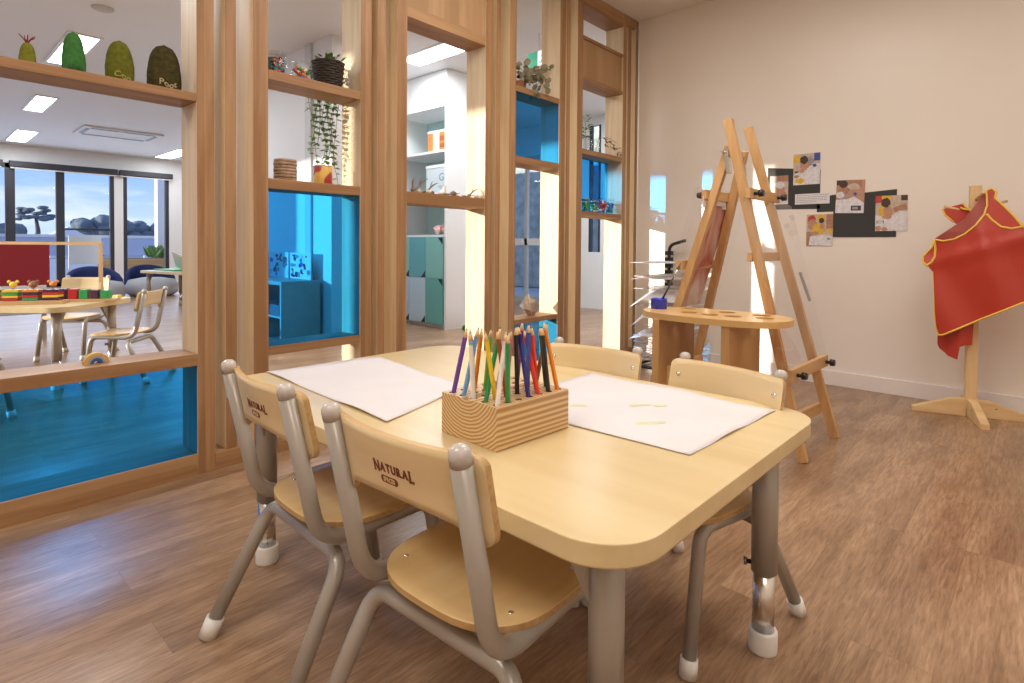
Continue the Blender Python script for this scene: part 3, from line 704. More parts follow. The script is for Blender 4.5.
def acryl(P, off, z0, z1, y0, y1, name, m_=M_CLEAR, th=.004):
    p0, p1 = at(*P, z0), at(*P, z1); q = nb(); tt = nb()
    n = (p1-p0); dirv = Vector((n.x, 0, n.z)).normalized(); L = (z1-z0)/dirv.z
    prism(tt, rrect(y0, y1, 0, L, .03, 5), -th/2, th/2)
    m_4 = Matrix(((0, dirv.x, dirv.z, p0.x+off), (1, 0, 0, 0), (0, dirv.z, -dirv.x, z0), (0, 0, 0, 1)))
    merge(q, tt, None, m_4); return obj(name, q, m_, t)
acryl(RA, .030, .42, 1.24, 2.76, 3.49, 'acrylic_sheet'); acryl(LC, -.030, .42, 1.31, 2.76, 3.47, 'acrylic_sheet')
M_PAINTING = speck(mat('pink_wash_painting', (.80, .70, .66), .6), (.52, .13, .08), 4.5, 5, (.35, .62), (1, 1, .5), distortion=1.5)
M_FAINT = speck(mat('faint_pink', (.82, .70, .64), .5), (.80, .58, .50), 3, 3)
q = acryl(LC, -.0225, .66, 1.235, 2.925, 3.22, 'painting', M_PAINTING, .0015)
qq = nb(); tt = nb()
for y0, y1, z in ((2.88, 3.02, 1.235), (3.0, 3.16, 1.25), (3.12, 3.26, 1.235)):
    p = at(*LC, z); box(qq, p.x-.0285, p.x-.022, y0, y1, z-.028, z+.03, .003)
obj('tape', qq, M_PAPER, t, label='torn white paper strip')
M_CLIP = mat('clip_grey', (.3, .3, .31), .4)
p = at(*RB, .80); q = nb(); bar(q, (p.x+.035, 3.47, .70), (p.x-.02, 3.47, .86), .012, .02, (0, 1, 0)); obj('clip', q, M_CLIP, t)

# ------------------------------------------------------------------ paint pot bench
t = thing('paint_pot_bench', 'low wooden bench with an oval top pierced for paint pots', 'bench', (-1.147, 2.65, 0))
q = nb(); n = 72; TO = .68; th = .028; holes = [(-.298, .015), (-.185, .12), (-.11, -.035), (0.0, -.05), (.105, -.035), (.02, .105), (.185, .10), (.235, .0)]
oval = [(.350*math.copysign(abs(math.cos(a))**.8, math.cos(a)), .205*math.copysign(abs(math.sin(a))**.85, math.sin(a))) for a in [2*PI*k/n for k in range(n)]]
def plate_with_holes(poly, holes, r, z0, z1):
    bm = nb(); loops = []
    for z in (z0, z1):
        ed = []; vs = [bm.verts.new((x, y, z)) for x, y in poly]; ed += [bm.edges.new((vs[i], vs[(i+1) % len(vs)])) for i in range(len(vs))]; L_ = [vs]
        for hx, hy in holes:
            hv = [bm.verts.new((hx+r*math.cos(2*PI*k/24), hy+r*math.sin(2*PI*k/24), z)) for k in range(24)]; L_.append(hv); ed += [bm.edges.new((hv[i], hv[(i+1) % 24])) for i in range(24)]
        bmesh.ops.triangle_fill(bm, use_beauty=True, edges=ed); loops.append(L_)
    for a, b_ in zip(*loops):
        for i in range(len(a)): bm.faces.new((a[i], a[(i+1) % len(a)], b_[(i+1) % len(a)], b_[i]))
    return bm
obj('top', plate_with_holes(oval, holes, .041, TO-th, TO), M_BENCHT, t)
for x in (-.203, .132):
    q = nb(); box(q, x-.017, x+.017, -.19, .19, 0, TO-th, .002); obj('leg_panel', q, M_BENCH, t)
q = nb(); box(q, -.185, .114, -.11, -.09, .30, .42, .002); obj('stretcher', q, M_PALEX, t)
# blue pot and brush
px, py = -1.147-.298, 2.65+.015
t = thing('paint_pot', 'blue paint pot standing in the left hole of the bench', 'paint pot', (px, py, TO-.075)); M_BLUEP = mat('blue_plastic', (.03, .05, .55), .25)
q = nb(); lathe(q, [(.030, 0), (.036, .074), (.0405, .077), (.0405, .122), (.0425, .128), (.037, .128), (.034, .08), (.0, .075)], 24); obj('pot', q, M_BLUEP, t)
t = thing('paint_brush', 'long handled paint brush leaning in the blue pot', 'brush', (px, py, TO+.012)); q = nb(); tube(q, [(.0, 0, 0), (.062, .035, .15)], [.0055, .004], 10); obj('handle', q, M_BLACK, t)
q = nb(); tube(q, [(.062, .035, .15), (.078, .044, .19)], [.0065, .007], 10); obj('ferrule', q, M_CHROME, t); q = nb(); tube(q, [(.078, .044, .19), (.092, .052, .225)], [.008, .003], 10); obj('bristles', q, mat('bristle', (.20, .14, .1), .8), t)

# ------------------------------------------------------------------ drying rack in the corner
t = thing('drying_rack', 'black wire art drying rack standing in the room corner', 'rack', (-2.26, 4.18, 0)); M_WIRE = mat('white_wire', (.62, .58, .55), .4)
q = nb(); tube(q, fillet([(-.11, .36, .03), (-.11, .36, 1.01), (.05, .33, 1.05)], .07), .014, 10); obj('pole', q, M_BLACK, t)
q = nb()
for x in (-.2, .22): tube(q, [(x, -.2, .02), (x, .40, .02)], .014, 8); 
tube(q, [(-.2, .36, .03), (.22, .36, .03)], .014, 8); tube(q, [(-.2, -.1, .03), (.22, -.1, .03)], .014, 8)
for x in (-.2, .22):
    for y in (-.18, .36): lathe(q, [(.02, 0), (.025, .012), (.02, .03)], 12, (x, y, 0))
obj('base', q, M_BLACK, t)
q = nb()
for k in range(16): box(q, -.14, -.08, .338, .378, .10+k*.055, .135+k*.055, .003)
obj('hinge_block', q, M_BLACK, t)
levels = [.87, .76, .66, .53, .34, .285, .235, .19, .145, .10]
for z in levels:
    q = nb()
    for k in range(9): tube(q, [(-.15+k*.05, -.14, z), (-.15+k*.05, .335, z)], .0022, 6)
    for y in (-.14, 0, .16, .335): tube(q, [(-.155, y, z), (.255, y, z)], .0028, 6)
    obj('wire_shelf', q, M_WIRE, t)
for z, dy, sag, lb in ((.87, 0, .012, 'curled white paper on the top wire of the drying rack'), (.76, .02, .03, 'white paper with a red edge on the second drying rack wire'), (.66, -.01, .14, 'large drooping white paper on the third drying rack wire'), (.53, .01, .16, 'large drooping white paper halfway up the drying rack'), (.34, 0, .08, 'white paper on the lower drying rack, level with the blue pot')):
    q = nb(); g = {}
    for i in range(13):
        for j in range(7):
            u, v = i/12, j/6; x = -.165+.41*u; y = -.19+.48*v+dy
            g[i, j] = q.verts.new((x, y, z+.006-sag*1.3*max(0, .5-v)-sag*1.6*max(0, .3-u)+.004*math.sin(u*7+z*9)))
    for i in range(12):
        for j in range(6): q.faces.new((g[i, j], g[i+1, j], g[i+1, j+1], g[i, j+1])).smooth = True
    r = bmesh.ops.extrude_face_region(q, geom=q.faces[:]); bmesh.ops.translate(q, verts=[v for v in r['geom'] if isinstance(v, bmesh.types.BMVert)], vec=(0, 0, .001))
    mats_ = [M_PAPER, mat('red_edge', (.7, .05, .06), .6)]
    if z == .76:
        for f in q.faces:
            if f.calc_center_median().y < -.18+dy and f.calc_center_median().x > -.1: f.material_index = 1
    group_tag(obj('paper', q, mats_, loc=(-2.26, 4.18, 0)), lb, 'paper', 'papers on the drying rack')

# ------------------------------------------------------------------ apron stand
SX, SY = -.305, 4.36
t = thing('coat_stand', 'pale pine apron stand with crossed feet at the right', 'stand', (SX, SY, 0), math.radians(18))
q = nb(); box(q, -.027, .027, -.0225, .0225, .05, 1.375, .003); obj('post', q, M_PALEZ, t)
def foot(dirv, L, name='foot'):
    q = nb(); P = [(0.0225, 0.0), (L, 0.0), (L, .028), (.10, .098), (.0225, .104)]
    tt = nb(); prism(tt, P, -.0215, .0215, .003); a = math.radians(dirv)
    m_ = Matrix(((math.cos(a), 0, math.sin(a), 0), (math.sin(a), 0, -math.cos(a), 0), (0, 1, 0, 0), (0, 0, 0, 1))); merge(q, tt, None, m_)
    f = obj(name, q, M_PALEX, t)
    s = nb(); tube(s, [(math.cos(a)*.12+math.sin(a)*.021, math.sin(a)*.12-math.cos(a)*.021, .06), (math.cos(a)*.12+math.sin(a)*.0235, math.sin(a)*.12-math.cos(a)*.0235, .06)], .005, 10); obj('screw', s, M_STEEL, f)
foot(180, .29); foot(0, .29); foot(-90, .285); foot(90, .23)
for a, z in ((0, 1.245), (180, 1.22), (-90, 1.29)):
    q = nb(); c, s = math.cos(math.radians(a)), math.sin(math.radians(a)); tube(q, [(c*.02, s*.02, z), (c*.15, s*.15, z+.035)], .008, 10); obj('peg', q, M_PALEX, t)

# ------------------------------------------------------------------ red apron
M_RED = mat('red_vinyl', (.47, .045, .025), .36, spec=.5); M_REDIN = mat('red_vinyl_back', (.34, .06, .045), .5); M_YEL = mat('yellow_binding', (.85, .55, .09), .5)
def drape(poly, yf, n=46, th=.003):
    """fill an outline given in x,z and give it depth from yf(x,z)"""
    bm = nb(); vs = [bm.verts.new((x, 0, z)) for x, z in poly]; bm.faces.new(vs)
    xs = [p[0] for p in poly]; zs = [p[1] for p in poly]
    for k in range(1, n):
        x = min(xs)+(max(xs)-min(xs))*k/n; bmesh.ops.bisect_plane(bm, geom=bm.verts[:]+bm.edges[:]+bm.faces[:], plane_co=(x, 0, 0), plane_no=(1, 0, 0))
    for k in range(1, n):
        z = min(zs)+(max(zs)-min(zs))*k/n; bmesh.ops.bisect_plane(bm, geom=bm.verts[:]+bm.edges[:]+bm.faces[:], plane_co=(0, 0, z), plane_no=(0, 0, 1))
    for v in bm.verts: v.co.y = yf(v.co.x, v.co.z)
    for f in bm.faces: f.smooth = True
    bmesh.ops.recalc_face_normals(bm, faces=bm.faces)
    g = bmesh.ops.extrude_face_region(bm, geom=bm.faces[:])
    bmesh.ops.translate(bm, verts=[v for v in g['geom'] if isinstance(v, bmesh.types.BMVert)], vec=(0, th, 0))
    return bm
def smoothpoly(P, sub=5):
    o = []
    n = len(P)
    for i in range(n):
        p0, p1, p2, p3 = [Vector(P[(i+k) % n]) for k in (-1, 0, 1, 2)]
        for k in range(sub):
            t = k/sub; o.append(tuple(.5*((2*p1)+(-p0+p2)*t+(2*p0-5*p1+4*p2-p3)*t*t+(-p0+3*p1-3*p2+p3)*t**3)))
    return o
def yfront(x, z):
    fold = .011*math.sin((x*1.0+z*.55)*19+.6)*max(0, min(1, (1.3-z)*2.2))
    ridge = -.028*math.exp(-((x+.24+(z-1.0)*.25)/.055)**2)*math.exp(-((z-1.02)/.22)**2)
    cross = -.012*math.exp(-((z-1.0-.35*(x+.25))/.04)**2)
    return 4.235+.16*(x+.25)**2*1.2+fold+ridge+cross+.05*max(0, z-1.1)*2
def dense(P, m=8):
    o = []
    for a, c in zip(P, P[1:]):
        for k in range(m): o.append((a[0]+(c[0]-a[0])*k/m, a[1]+(c[1]-a[1])*k/m))
    o.append(P[-1]); return o
t = thing('apron', 'red vinyl child apron with yellow binding hung on the pine stand', 'apron', (0, 0, 0))
neck = [(-.485, 1.055), (-.44, 1.045), (-.39, 1.055), (-.34, 1.085), (-.29, 1.135), (-.255, 1.195), (-.243, 1.25), (-.246, 1.30), (-.25, 1.335)]
strapR = [(-.25, 1.335), (-.225, 1.345), (-.205, 1.325), (-.21, 1.29), (-.165, 1.235), (-.12, 1.175), (-.085, 1.12)]
right = [(-.085, 1.12), (-.04, 1.05), (.0, .96), (.03, .85), (.045, .75)]
hem = [(.045, .75), (-.085, .70), (-.25, .60), (-.36, .53), (-.432, .485), (-.452, .483)]
left = [(-.452, .483), (-.466, .53), (-.474, .62), (-.478, .70), (-.484, .80), (-.488, .86), (-.51, .89), (-.538, .92), (-.536, .955), (-.512, .985), (-.494, 1.01), (-.485, 1.055)]
outline = [p for seg_ in (neck, strapR, right, hem, left) for p in seg_[:-1]]
obj('front', drape(outline, yfront), M_RED, t)
def bind(P, yf, r=.0055, off=-.002, closed=False):
    P = dense(P, 4); q = nb(); tube(q, [(x, yf(x, z)+off, z) for x, z in P], r, 8); return q
obj('binding', bind(neck, yfront), M_YEL, t); obj('binding', bind(hem, yfront), M_YEL, t); obj('binding', bind(left[:6], yfront, .003), M_YEL, t)
obj('binding', bind(left[6:], yfront), M_YEL, t); obj('binding', bind(strapR[:3], yfront), M_YEL, t)
obj('binding', bind([(-.205, 1.325), (-.21, 1.29), (-.165, 1.235), (-.12, 1.175), (-.085, 1.12)], yfront, .006), M_YEL, t)
obj('binding', bind([(-.245, 1.20), (-.22, 1.165), (-.18, 1.125), (-.135, 1.115), (-.085, 1.125)], yfront, .006), M_YEL, t)
# armhole lobe at the left
obj('binding', bind([(-.485, 1.055), (-.478, 1.0), (-.48, .95), (-.495, .915), (-.52, .897), (-.538, .92)], yfront, .006), M_YEL, t)
back = [(-.462, .50), (-.462, .42), (-.452, .395), (-.41, .355), (-.362, .343), (-.352, .42), (-.33, .43), (-.298, .435), (-.29, .62), (-.30, .80), (-.45, .80)]
obj('back', drape(back, lambda x, z: 4.285+.02*math.sin(x*40)), M_RED, t)
flap = [(-.455, 1.238), (-.44, 1.20), (-.40, 1.16), (-.37, 1.13), (-.30, 1.15), (-.28, 1.22), (-.335, 1.222), (-.345, 1.255), (-.357, 1.27), (-.41, 1.255)]
yfl = lambda x, z: 4.31+.02*math.sin(x*22+z*8)
inner = [(-.487, 1.058), (-.41, 1.12), (-.345, 1.175), (-.305, 1.24), (-.252, 1.34), (-.232, 1.25), (-.255, 1.165), (-.32, 1.095), (-.42, 1.035)]
obj('back_neck', drape(inner, lambda x, z: yfront(x, z)+.02), M_REDIN, t)
obj('back_flap', drape(flap, yfl), M_RED, t); obj('binding', bind([(-.40, 1.16), (-.44, 1.20), (-.455, 1.238), (-.452, 1.242)], lambda x, z: yfl(x, z)-.001), M_YEL, t)
obj('binding', bind([(-.37, 1.245), (-.35, 1.235), (-.325, 1.23), (-.31, 1.215)], lambda x, z: yfl(x, z)-.008), M_YEL, t); obj('binding', bind([(-.357, 1.27), (-.345, 1.25), (-.325, 1.23)], lambda x, z: yfl(x, z)-.008), M_YEL, t)

# ------------------------------------------------------------------ wall display
M_CARD = mat('charcoal_card', (.038, .038, .036), .7)
WY = YB-.0008
def card(name, label, poly, lift, m_, group=None, cat='card'):
    q = nb(); prism(q, poly, 0, .0012); bmesh.ops.transform(q, matrix=Matrix(((1, 0, 0, 0), (0, 0, 1, 0), (0, 1, 0, 0), (0, 0, 0, 1))), verts=q.verts)
    bmesh.ops.translate(q, verts=q.verts, vec=(0, WY-lift-.0012, 0))
    return group_tag(obj(name, q, m_), label, cat, group)
card('backing_card', 'charcoal backing card at the left, partly behind the easel', [(-1.60, 1.292), (-1.215, 1.286), (-1.215, 1.575), (-1.588, 1.617)], 0, M_CARD, None)
card('backing_card', 'small charcoal card between the caption and the middle photograph', [(-1.235, 1.262), (-1.05, 1.262), (-1.05, 1.392), (-1.235, 1.37)], 0, M_CARD)
card('backing_card', 'large charcoal backing card at the right of the wall display', [(-1.125, 1.076), (-.739, 1.076), (-.739, 1.402), (-1.125, 1.375)], .0014, M_CARD)
PHC = {'bg': (.62, .50, .42), 'white': (.78, .76, .80), 'skin': (.55, .30, .20), 'hair': (.07, .04, .03), 'yellow': (.80, .50, .05), 'red': (.55, .06, .05), 'blue': (.05, .10, .35), 'wood': (.45, .24, .14), 'grey': (.35, .34, .36), 'dark': (.05, .045, .05)}
PHM = {k: speck(mat('print_'+k, v, .35), tuple(c*.75 for c in v), 40) for k, v in PHC.items()}
def blob(cx, cz, rx, rz, n=16): return [(cx+rx*math.cos(2*PI*k/n)*(1+.12*math.sin(3*k)), cz+rz*math.sin(2*PI*k/n)*(1+.1*math.cos(2*k))) for k in range(n)]
def photo(label, x0, x1, z0, z1, lift, bgc, patches, tilt=0):
    t = thing('photograph', label, 'photo', ((x0+x1)/2, WY-lift, (z0+z1)/2), 0, None); t.rotation_euler = (0, tilt, 0)
    w_, h_ = (x1-x0)/2, (z1-z0)/2
    q = nb(); box(q, -w_, w_, -.0012, 0, -h_, h_); obj('print', q, PHM[bgc], t)
    q = nb(); cols = []
    for i, (c, poly) in enumerate(patches):
        if c not in cols: cols.append(c)
        P = [(max(-w_, min(w_, px*w_)), max(-h_, min(h_, pz*h_))) for px, pz in poly]
        d = []
        for p in P:
            if not d or (abs(p[0]-d[-1][0])+abs(p[1]-d[-1][1])) > 1e-5: d.append(p)
        yy = -.0013-.00012*(i+1)
        try: f = q.faces.new([q.verts.new((px, yy, pz)) for px, pz in d]); f.material_index = cols.index(c)
        except Exception: pass
    obj('picture', q, [PHM[c] for c in cols], t)
R_ = lambda x0, x1, z0, z1: [(x0, z0), (x1, z0), (x1, z1), (x0, z1)]
photo('topmost photograph, a dark haired child drawing on white paper', -1.402, -1.218, 1.470, 1.701, .0015, 'bg',
      [('yellow', R_(-1, -.5, .45, .9)), ('blue', R_(.55, 1, .5, 1)), ('white', [(-.2, .1), (1, .35), (1, -1), (-1, -1), (-1, -.4)]), ('grey', blob(.2, .5, .35, .3)), ('skin', blob(-.15, .25, .35, .3)), ('hair', blob(-.2, .6, .3, .27)), ('skin', blob(-.35, -.1, .2, .15)), ('yellow', blob(-.5, -.75, .35, .18)), ('wood', blob(-.75, -.45, .2, .1)), ('hair', R_(-.9, -.6, -.2, -.1)), ('blue', blob(.6, .2, .15, .1))])
photo('photograph nearest the easel on the charcoal card, a child in a cap', -1.571, -1.437, 1.33, 1.55, .0015, 'bg',
      [('wood', R_(-1, 1, .6, 1)), ('grey', R_(-.6, -.2, .5, .95)), ('skin', blob(.1, 0, .5, .4)), ('white', blob(.1, .35, .5, .25)), ('skin', blob(-.4, -.5, .4, .25)), ('white', R_(-1, 1, -1, -.7)), ('wood', blob(.6, -.4, .3, .25))])
photo('middle photograph, several hands drawing around a table', -1.109, -.930, 1.248, 1.483, .003, 'skin',
      [('hair', R_(-1, -.3, .7, 1)), ('wood', R_(-.4, .8, .6, 1)), ('hair', blob(-.5, .75, .3, .25)), ('bg', blob(.2, .55, .45, .25)), ('wood', blob(-.4, .3, .5, .25)), ('skin', blob(.3, .2, .4, .25)), ('grey', [(-.9, -.3), (-.1, .25), (0, .15), (-.8, -.4)]), ('white', [(-1, -.2), (-.2, -.15), (.3, 0), (1, -.4), (1, -1), (-1, -1)]), ('white', blob(-.7, .1, .3, .2)), ('dark', R_(.1, .8, -.85, -.55)), ('grey', R_(.2, .6, -.78, -.62)), ('blue', blob(.35, .15, .12, .1))], .03)
photo('rightmost photograph, a child in a yellow shirt at a white table', -.862, -.677, 1.118, 1.360, .003, 'bg',
      [('red', R_(-1, -.4, .6, 1)), ('yellow', R_(-.6, 0, .75, 1)), ('hair', R_(.6, 1, .7, 1)), ('wood', [(.1, .3), (.9, .55), (1, .2), (.2, .05)]), ('white', [(-1, -.1), (0, -.2), (.5, .15), (1, .1), (1, -1), (-1, -1)]), ('yellow', blob(-.35, .12, .45, .4)), ('skin', blob(-.2, .1, .3, .3)), ('hair', blob(-.35, .6, .3, .27)), ('skin', blob(-.25, -.2, .3, .13)), ('dark', R_(-.9, -.45, -.55, -.42)), ('white', R_(-.85, -.5, -.53, -.45)), ('skin', blob(-.8, -.85, .2, .15)), ('skin', blob(-.4, -.9, .2, .12))])
photo('lowest photograph, a child in a yellow hat painting', -1.302, -1.125, 1.013, 1.245, .003, 'bg',
      [('red', blob(-.6, .7, .3, .25)), ('skin', blob(-.55, .35, .35, .35)), ('wood', R_(.5, 1, .1, 1)), ('yellow', blob(.1, .75, .33, .25)), ('hair', blob(.15, .6, .2, .18)), ('yellow', blob(-.05, .1, .5, .33)), ('skin', blob(.2, .25, .2, .2)), ('wood', R_(-1, -.6, -1, -.1)), ('white', [(-.8, -.95), (-.7, -.4), (.2, -.3), (1, -.4), (1, -1)]), ('skin', blob(-.4, -.2, .3, .12)), ('yellow', blob(.8, -.05, .2, .15)), ('grey', blob(.7, -.55, .15, .08))])
t = thing('caption_card', 'white caption strip with small printed lines beside the top photo', 'card', (-1.268, WY-.0035, 1.362))
q = nb(); box(q, -.118, .118, -.0012, 0, -.039, .039); obj('sheet', q, M_PAPER, t)
q = nb()
for i in range(5):
    z = .027-i*.0125; x = -.105
    while x < (.10 if i < 4 else .03):
        L = random.uniform(.008, .022); box(q, x, min(x+L, .108), -.0014, -.00125, z-.0016, z+.0016); x += L+.004
obj('print_lines', q, mat('grey_ink', (.25, .25, .27), .7), t)

# ------------------------------------------------------------------ things on the screen's shelves
def W(y, d, z): return (-2.63-K*(y-.2)-d, y, z)
SA = math.atan(K)
felt = lambda n, a, b: speck(mat(n, a, .95, spec=.1), b, 60, 4, (.3, .7), bump=.6)
M_STITCH = mat('cream_stitching', (.40, .34, .19), .8)
M_STITCHG = mat('olive_stitching', (.34, .30, .06), .8)
def plush(name, label, y, z, wd, dp, ht, m_, word=None, seed=0, power=2.6, m2=None, tsize=.04):
    t = thing(name, label, 'toy', W(y, .09, z), SA, 'stuffed felt cacti on the top shelf')
    q = nb(); prof = []
    for k in range(15):
        a = k/14; zz = ht*a; rr = max(0, (1-a**(power+.9)))**.5
        rr *= .93+.07*math.sin(min(1, a*1.7+.15)*PI/1.15)
        prof.append((rr, zz))
    seg = 28; rings = []
    for r, zz in prof:
        if r < 1e-4: rings.append([q.verts.new((0, 0, zz))]); continue
        rg = []
        for k in range(seg):
            a = 2*PI*k/seg; nn = 1+.06*noise.noise(Vector((math.cos(a)*1.5+seed, math.sin(a)*1.5, zz*14)))+.02*noise.noise(Vector((math.cos(a)*5+seed, math.sin(a)*5, zz*60)))
            rg.append(q.verts.new((math.cos(a)*r*dp/2*nn, math.sin(a)*r*wd/2*nn, zz)))
        rings.append(rg)
    for ra, rb in zip(rings, rings[1:]):
        for k in range(seg):
            f = q.faces.new((ra[k], ra[(k+1) % seg], rb[(k+1) % seg], rb[k]) if len(rb) > 1 else (ra[k], ra[(k+1) % seg], rb[0])); f.smooth = True
    q.faces.new(rings[0][::-1]); obj('body', q, m_, t)
    if word:
        g = text_bm(word, tsize, .0006, .0006)
        for v in g.verts:
            yy, zz, e_ = v.co.x, v.co.y+ht*.13, v.co.z; u = max(-.97, min(.97, yy/(wd/2)))
            v.co = Vector((dp/2*math.sqrt(1-u*u)*1.06+e_+.001, yy, zz+.006*math.sin(yy*90+seed)))
        obj('stitched_word', g, m2 or M_STITCH, t, label='stitched lettering')
    return t
plush('stuffed_cactus', 'smallest stuffed cactus, yellow green with a dark red tuft', .327, 1.6365, .050, .05, .088, felt('olive_green', (.20, .20, .03), (.13, .14, .02)), seed=1)
t = bpy.data.objects['stuffed_cactus']; q = nb()
for a in (0, 1.1, 2.3, 3.4, 4.6): tube(q, [(0, 0, .08), (math.cos(a)*.006, math.sin(a)*.010, .098), (math.cos(a)*.009, math.sin(a)*.020, .104+.006*math.sin(a*3)), (math.cos(a)*.008, math.sin(a)*.024, .113)], [.0022, .0022, .002, .0015], 6)
obj('tuft', q, mat('dark_red_felt', (.22, .02, .03), .9), t, label='dark red curly tuft')
plush('stuffed_cactus', 'tallest bright green stuffed cactus in front of the light panel', .463, 1.6365, .076, .07, .165, felt('leaf_green', (.06, .20, .055), (.04, .13, .035)), 'uuu', 2, m2=mat('dark_green_thread', (.03, .10, .03), .9), tsize=.03)
plush('stuffed_cactus', 'olive green stuffed cactus third along the top shelf', .613, 1.6365, .100, .08, .172, felt('moss_green', (.15, .15, .025), (.09, .10, .015)), 'Coo', 3, 3.0, M_STITCHG, .032)
plush('stuffed_cactus', 'widest dark brown green stuffed cactus next to the timber post', .773, 1.6365, .130, .09, .196, felt('dark_moss', (.040, .034, .013), (.075, .065, .025)), 'Poot', 4, 3.0, M_STITCH, .034)

# small wooden rainbow on the sill
t = thing('rainbow_toy', 'small wooden rainbow toy on the sill above the blue glass', 'toy', W(.525, .09, .522), SA)
def arch(r0, r1, dp):
    q = nb(); P = [(math.cos(PI*k/20)*r1, math.sin(PI*k/20)*r1) for k in range(21)]+[(math.cos(PI*k/20)*r0, math.sin(PI*k/20)*r0) for k in range(20, -1, -1)]
    n = len(P); lo = [q.verts.new((-dp/2, y, z)) for y, z in P]; hi = [q.verts.new((dp/2, y, z)) for y, z in P]
    for i in range(20):
        j = n-1-i
        q.faces.new((hi[i], hi[i+1], hi[j-1], hi[j])); q.faces.new((lo[i], lo[j], lo[j-1], lo[i+1]))
    for i in range(n): q.faces.new((lo[i], lo[(i+1) % n], hi[(i+1) % n], hi[i]))
    return q
for r0, r1, c, nm in ((.031, .041, (.62, .38, .08), 'yellow'), (.0215, .0305, (.30, .33, .38), 'pale'), (.009, .021, (.05, .09, .25), 'blue')):
    obj('arch', arch(r0, r1, .03), mat('arch_'+nm, c, .5), t, label=nm+' wooden arch')

# jars in opening 2 and their colourful contents
def jar(name, label, loc, r, h, m_glass, fill, cols, seed, lid=None, group=None, cat='jar', sz=.3):
    t = thing(name, label, cat, loc, 0, group)
    q = nb(); lathe(q, [(r*.9, 0), (r, .006), (r, h*.82), (r*.9, h*.88), (r*.9, h)], 22); obj('jar_body', q, m_glass, t)
    rnd = random.Random(seed); q = nb(); cl = []
    for k in range(fill):
        a = rnd.uniform(0, 2*PI); rr = r*.66*math.sqrt(rnd.random()); z = r*sz+rnd.random()*(h*.95-r*sz*2); s = r*sz
        c = rnd.choice(cols); 
        if c not in cl: cl.append(c)
        tt = nb(); bmesh.ops.create_icosphere(tt, subdivisions=1, radius=s); 
        merge(q, tt, cl.index(c), Matrix.Translation((rr*math.cos(a), rr*math.sin(a), z)) @ Matrix.Diagonal((1, 1, .7, 1)))
    o = obj('contents', q, [PAL[c] for c in cl], t); o['kind'] = 'stuff'
    q = nb(); lathe(q, [(r*.92, h), (r*.96, h+.002), (r*.96, h+.014), (r*.9, h+.016)], 22); obj('lid', q, lid or M_JAR, t)
    return t
PAL = {k: mat('plastic_'+k, v, .35) for k, v in {'red': (.55, .03, .03), 'blue': (.03, .12, .45), 'orange': (.75, .25, .03), 'green': (.04, .35, .10), 'teal': (.03, .30, .28), 'dark': (.08, .02, .05), 'yellow': (.8, .55, .05), 'white': (.7, .7, .68), 'brown': (.25, .12, .05)}.items()}
jar('jar', 'clear jar packed with red, blue and orange pieces at the left of the shelf', W(1.263, .10, 1.811), .052, .10, M_JAR, 330, ['red', 'dark', 'blue', 'orange', 'teal'], 1, sz=.2)
t = jar('jar', 'lower clear jar with a red block, between the full jar and dark basket', W(1.395, .10, 1.811), .05, .085, M_JAR, 14, ['blue', 'yellow', 'orange', 'green'], 2)
q = nb(); bar(q, (0, -.035, .07), (.01, .03, .012), .03, .018, (1, 0, 0), .002); obj('red_block', q, PAL['red'], t)
# basket plant with trailing vines
M_LEAF = speck(mat('vine_leaf', (.17, .33, .08), .5), (.08, .18, .035), 20); M_STEM = mat('vine_stem', (.12, .13, .04), .7)
M_WICK = mat('dark_wicker', (.030, .018, .014), .7)
t = thing('potted_vine', 'dark wicker basket with green trailing vines hanging below the shelf', 'plant', W(1.545, .10, 1.811))
q = nb()
for k in range(11):
    z = .006+k*.0125; rr = .062+.014*k/10
    tube(q, [((rr+.003*math.sin(a*9+k*PI))*math.cos(a), (rr+.003*math.sin(a*9+k*PI))*math.sin(a), z) for a in [2*PI*i/36 for i in range(37)]], .0078, 7, cap=False)
lathe(q, [(.058, .002), (.070, .13), (.066, .13), (0, .12)], 24); obj('basket', q, M_WICK, t)
def leaf(q, p, d, up, L, wd, mt=0):
    d = Vector(d).normalized(); s = d.cross(Vector(up)); 
    if s.length < 1e-3: s = d.cross(Vector((1, 0, 0)))
    s.normalize(); nrm = s.cross(d); P = Vector(p)
    pts = [(0, 0), (.3, .5), (.62, .45), (1, 0)]
    c = [q.verts.new(P+d*L*a+nrm*(.12*L*math.sin(a*PI))) for a, b_ in pts]
    l = [q.verts.new(P+d*L*a+s*wd*b_) for a, b_ in pts[1:3]]; r = [q.verts.new(P+d*L*a-s*wd*b_) for a, b_ in pts[1:3]]
    for vs in ((c[0], l[0], c[1]), (c[0], c[1], r[0]), (c[1], l[0], l[1], c[2]), (c[1], c[2], r[1], r[0]), (c[2], l[1], c[3]), (c[2], c[3], r[1])):
        f = q.faces.new(vs); f.smooth = True; f.material_index = mt
rnd = random.Random(5); ql = nb(); qs = nb()
paths = []
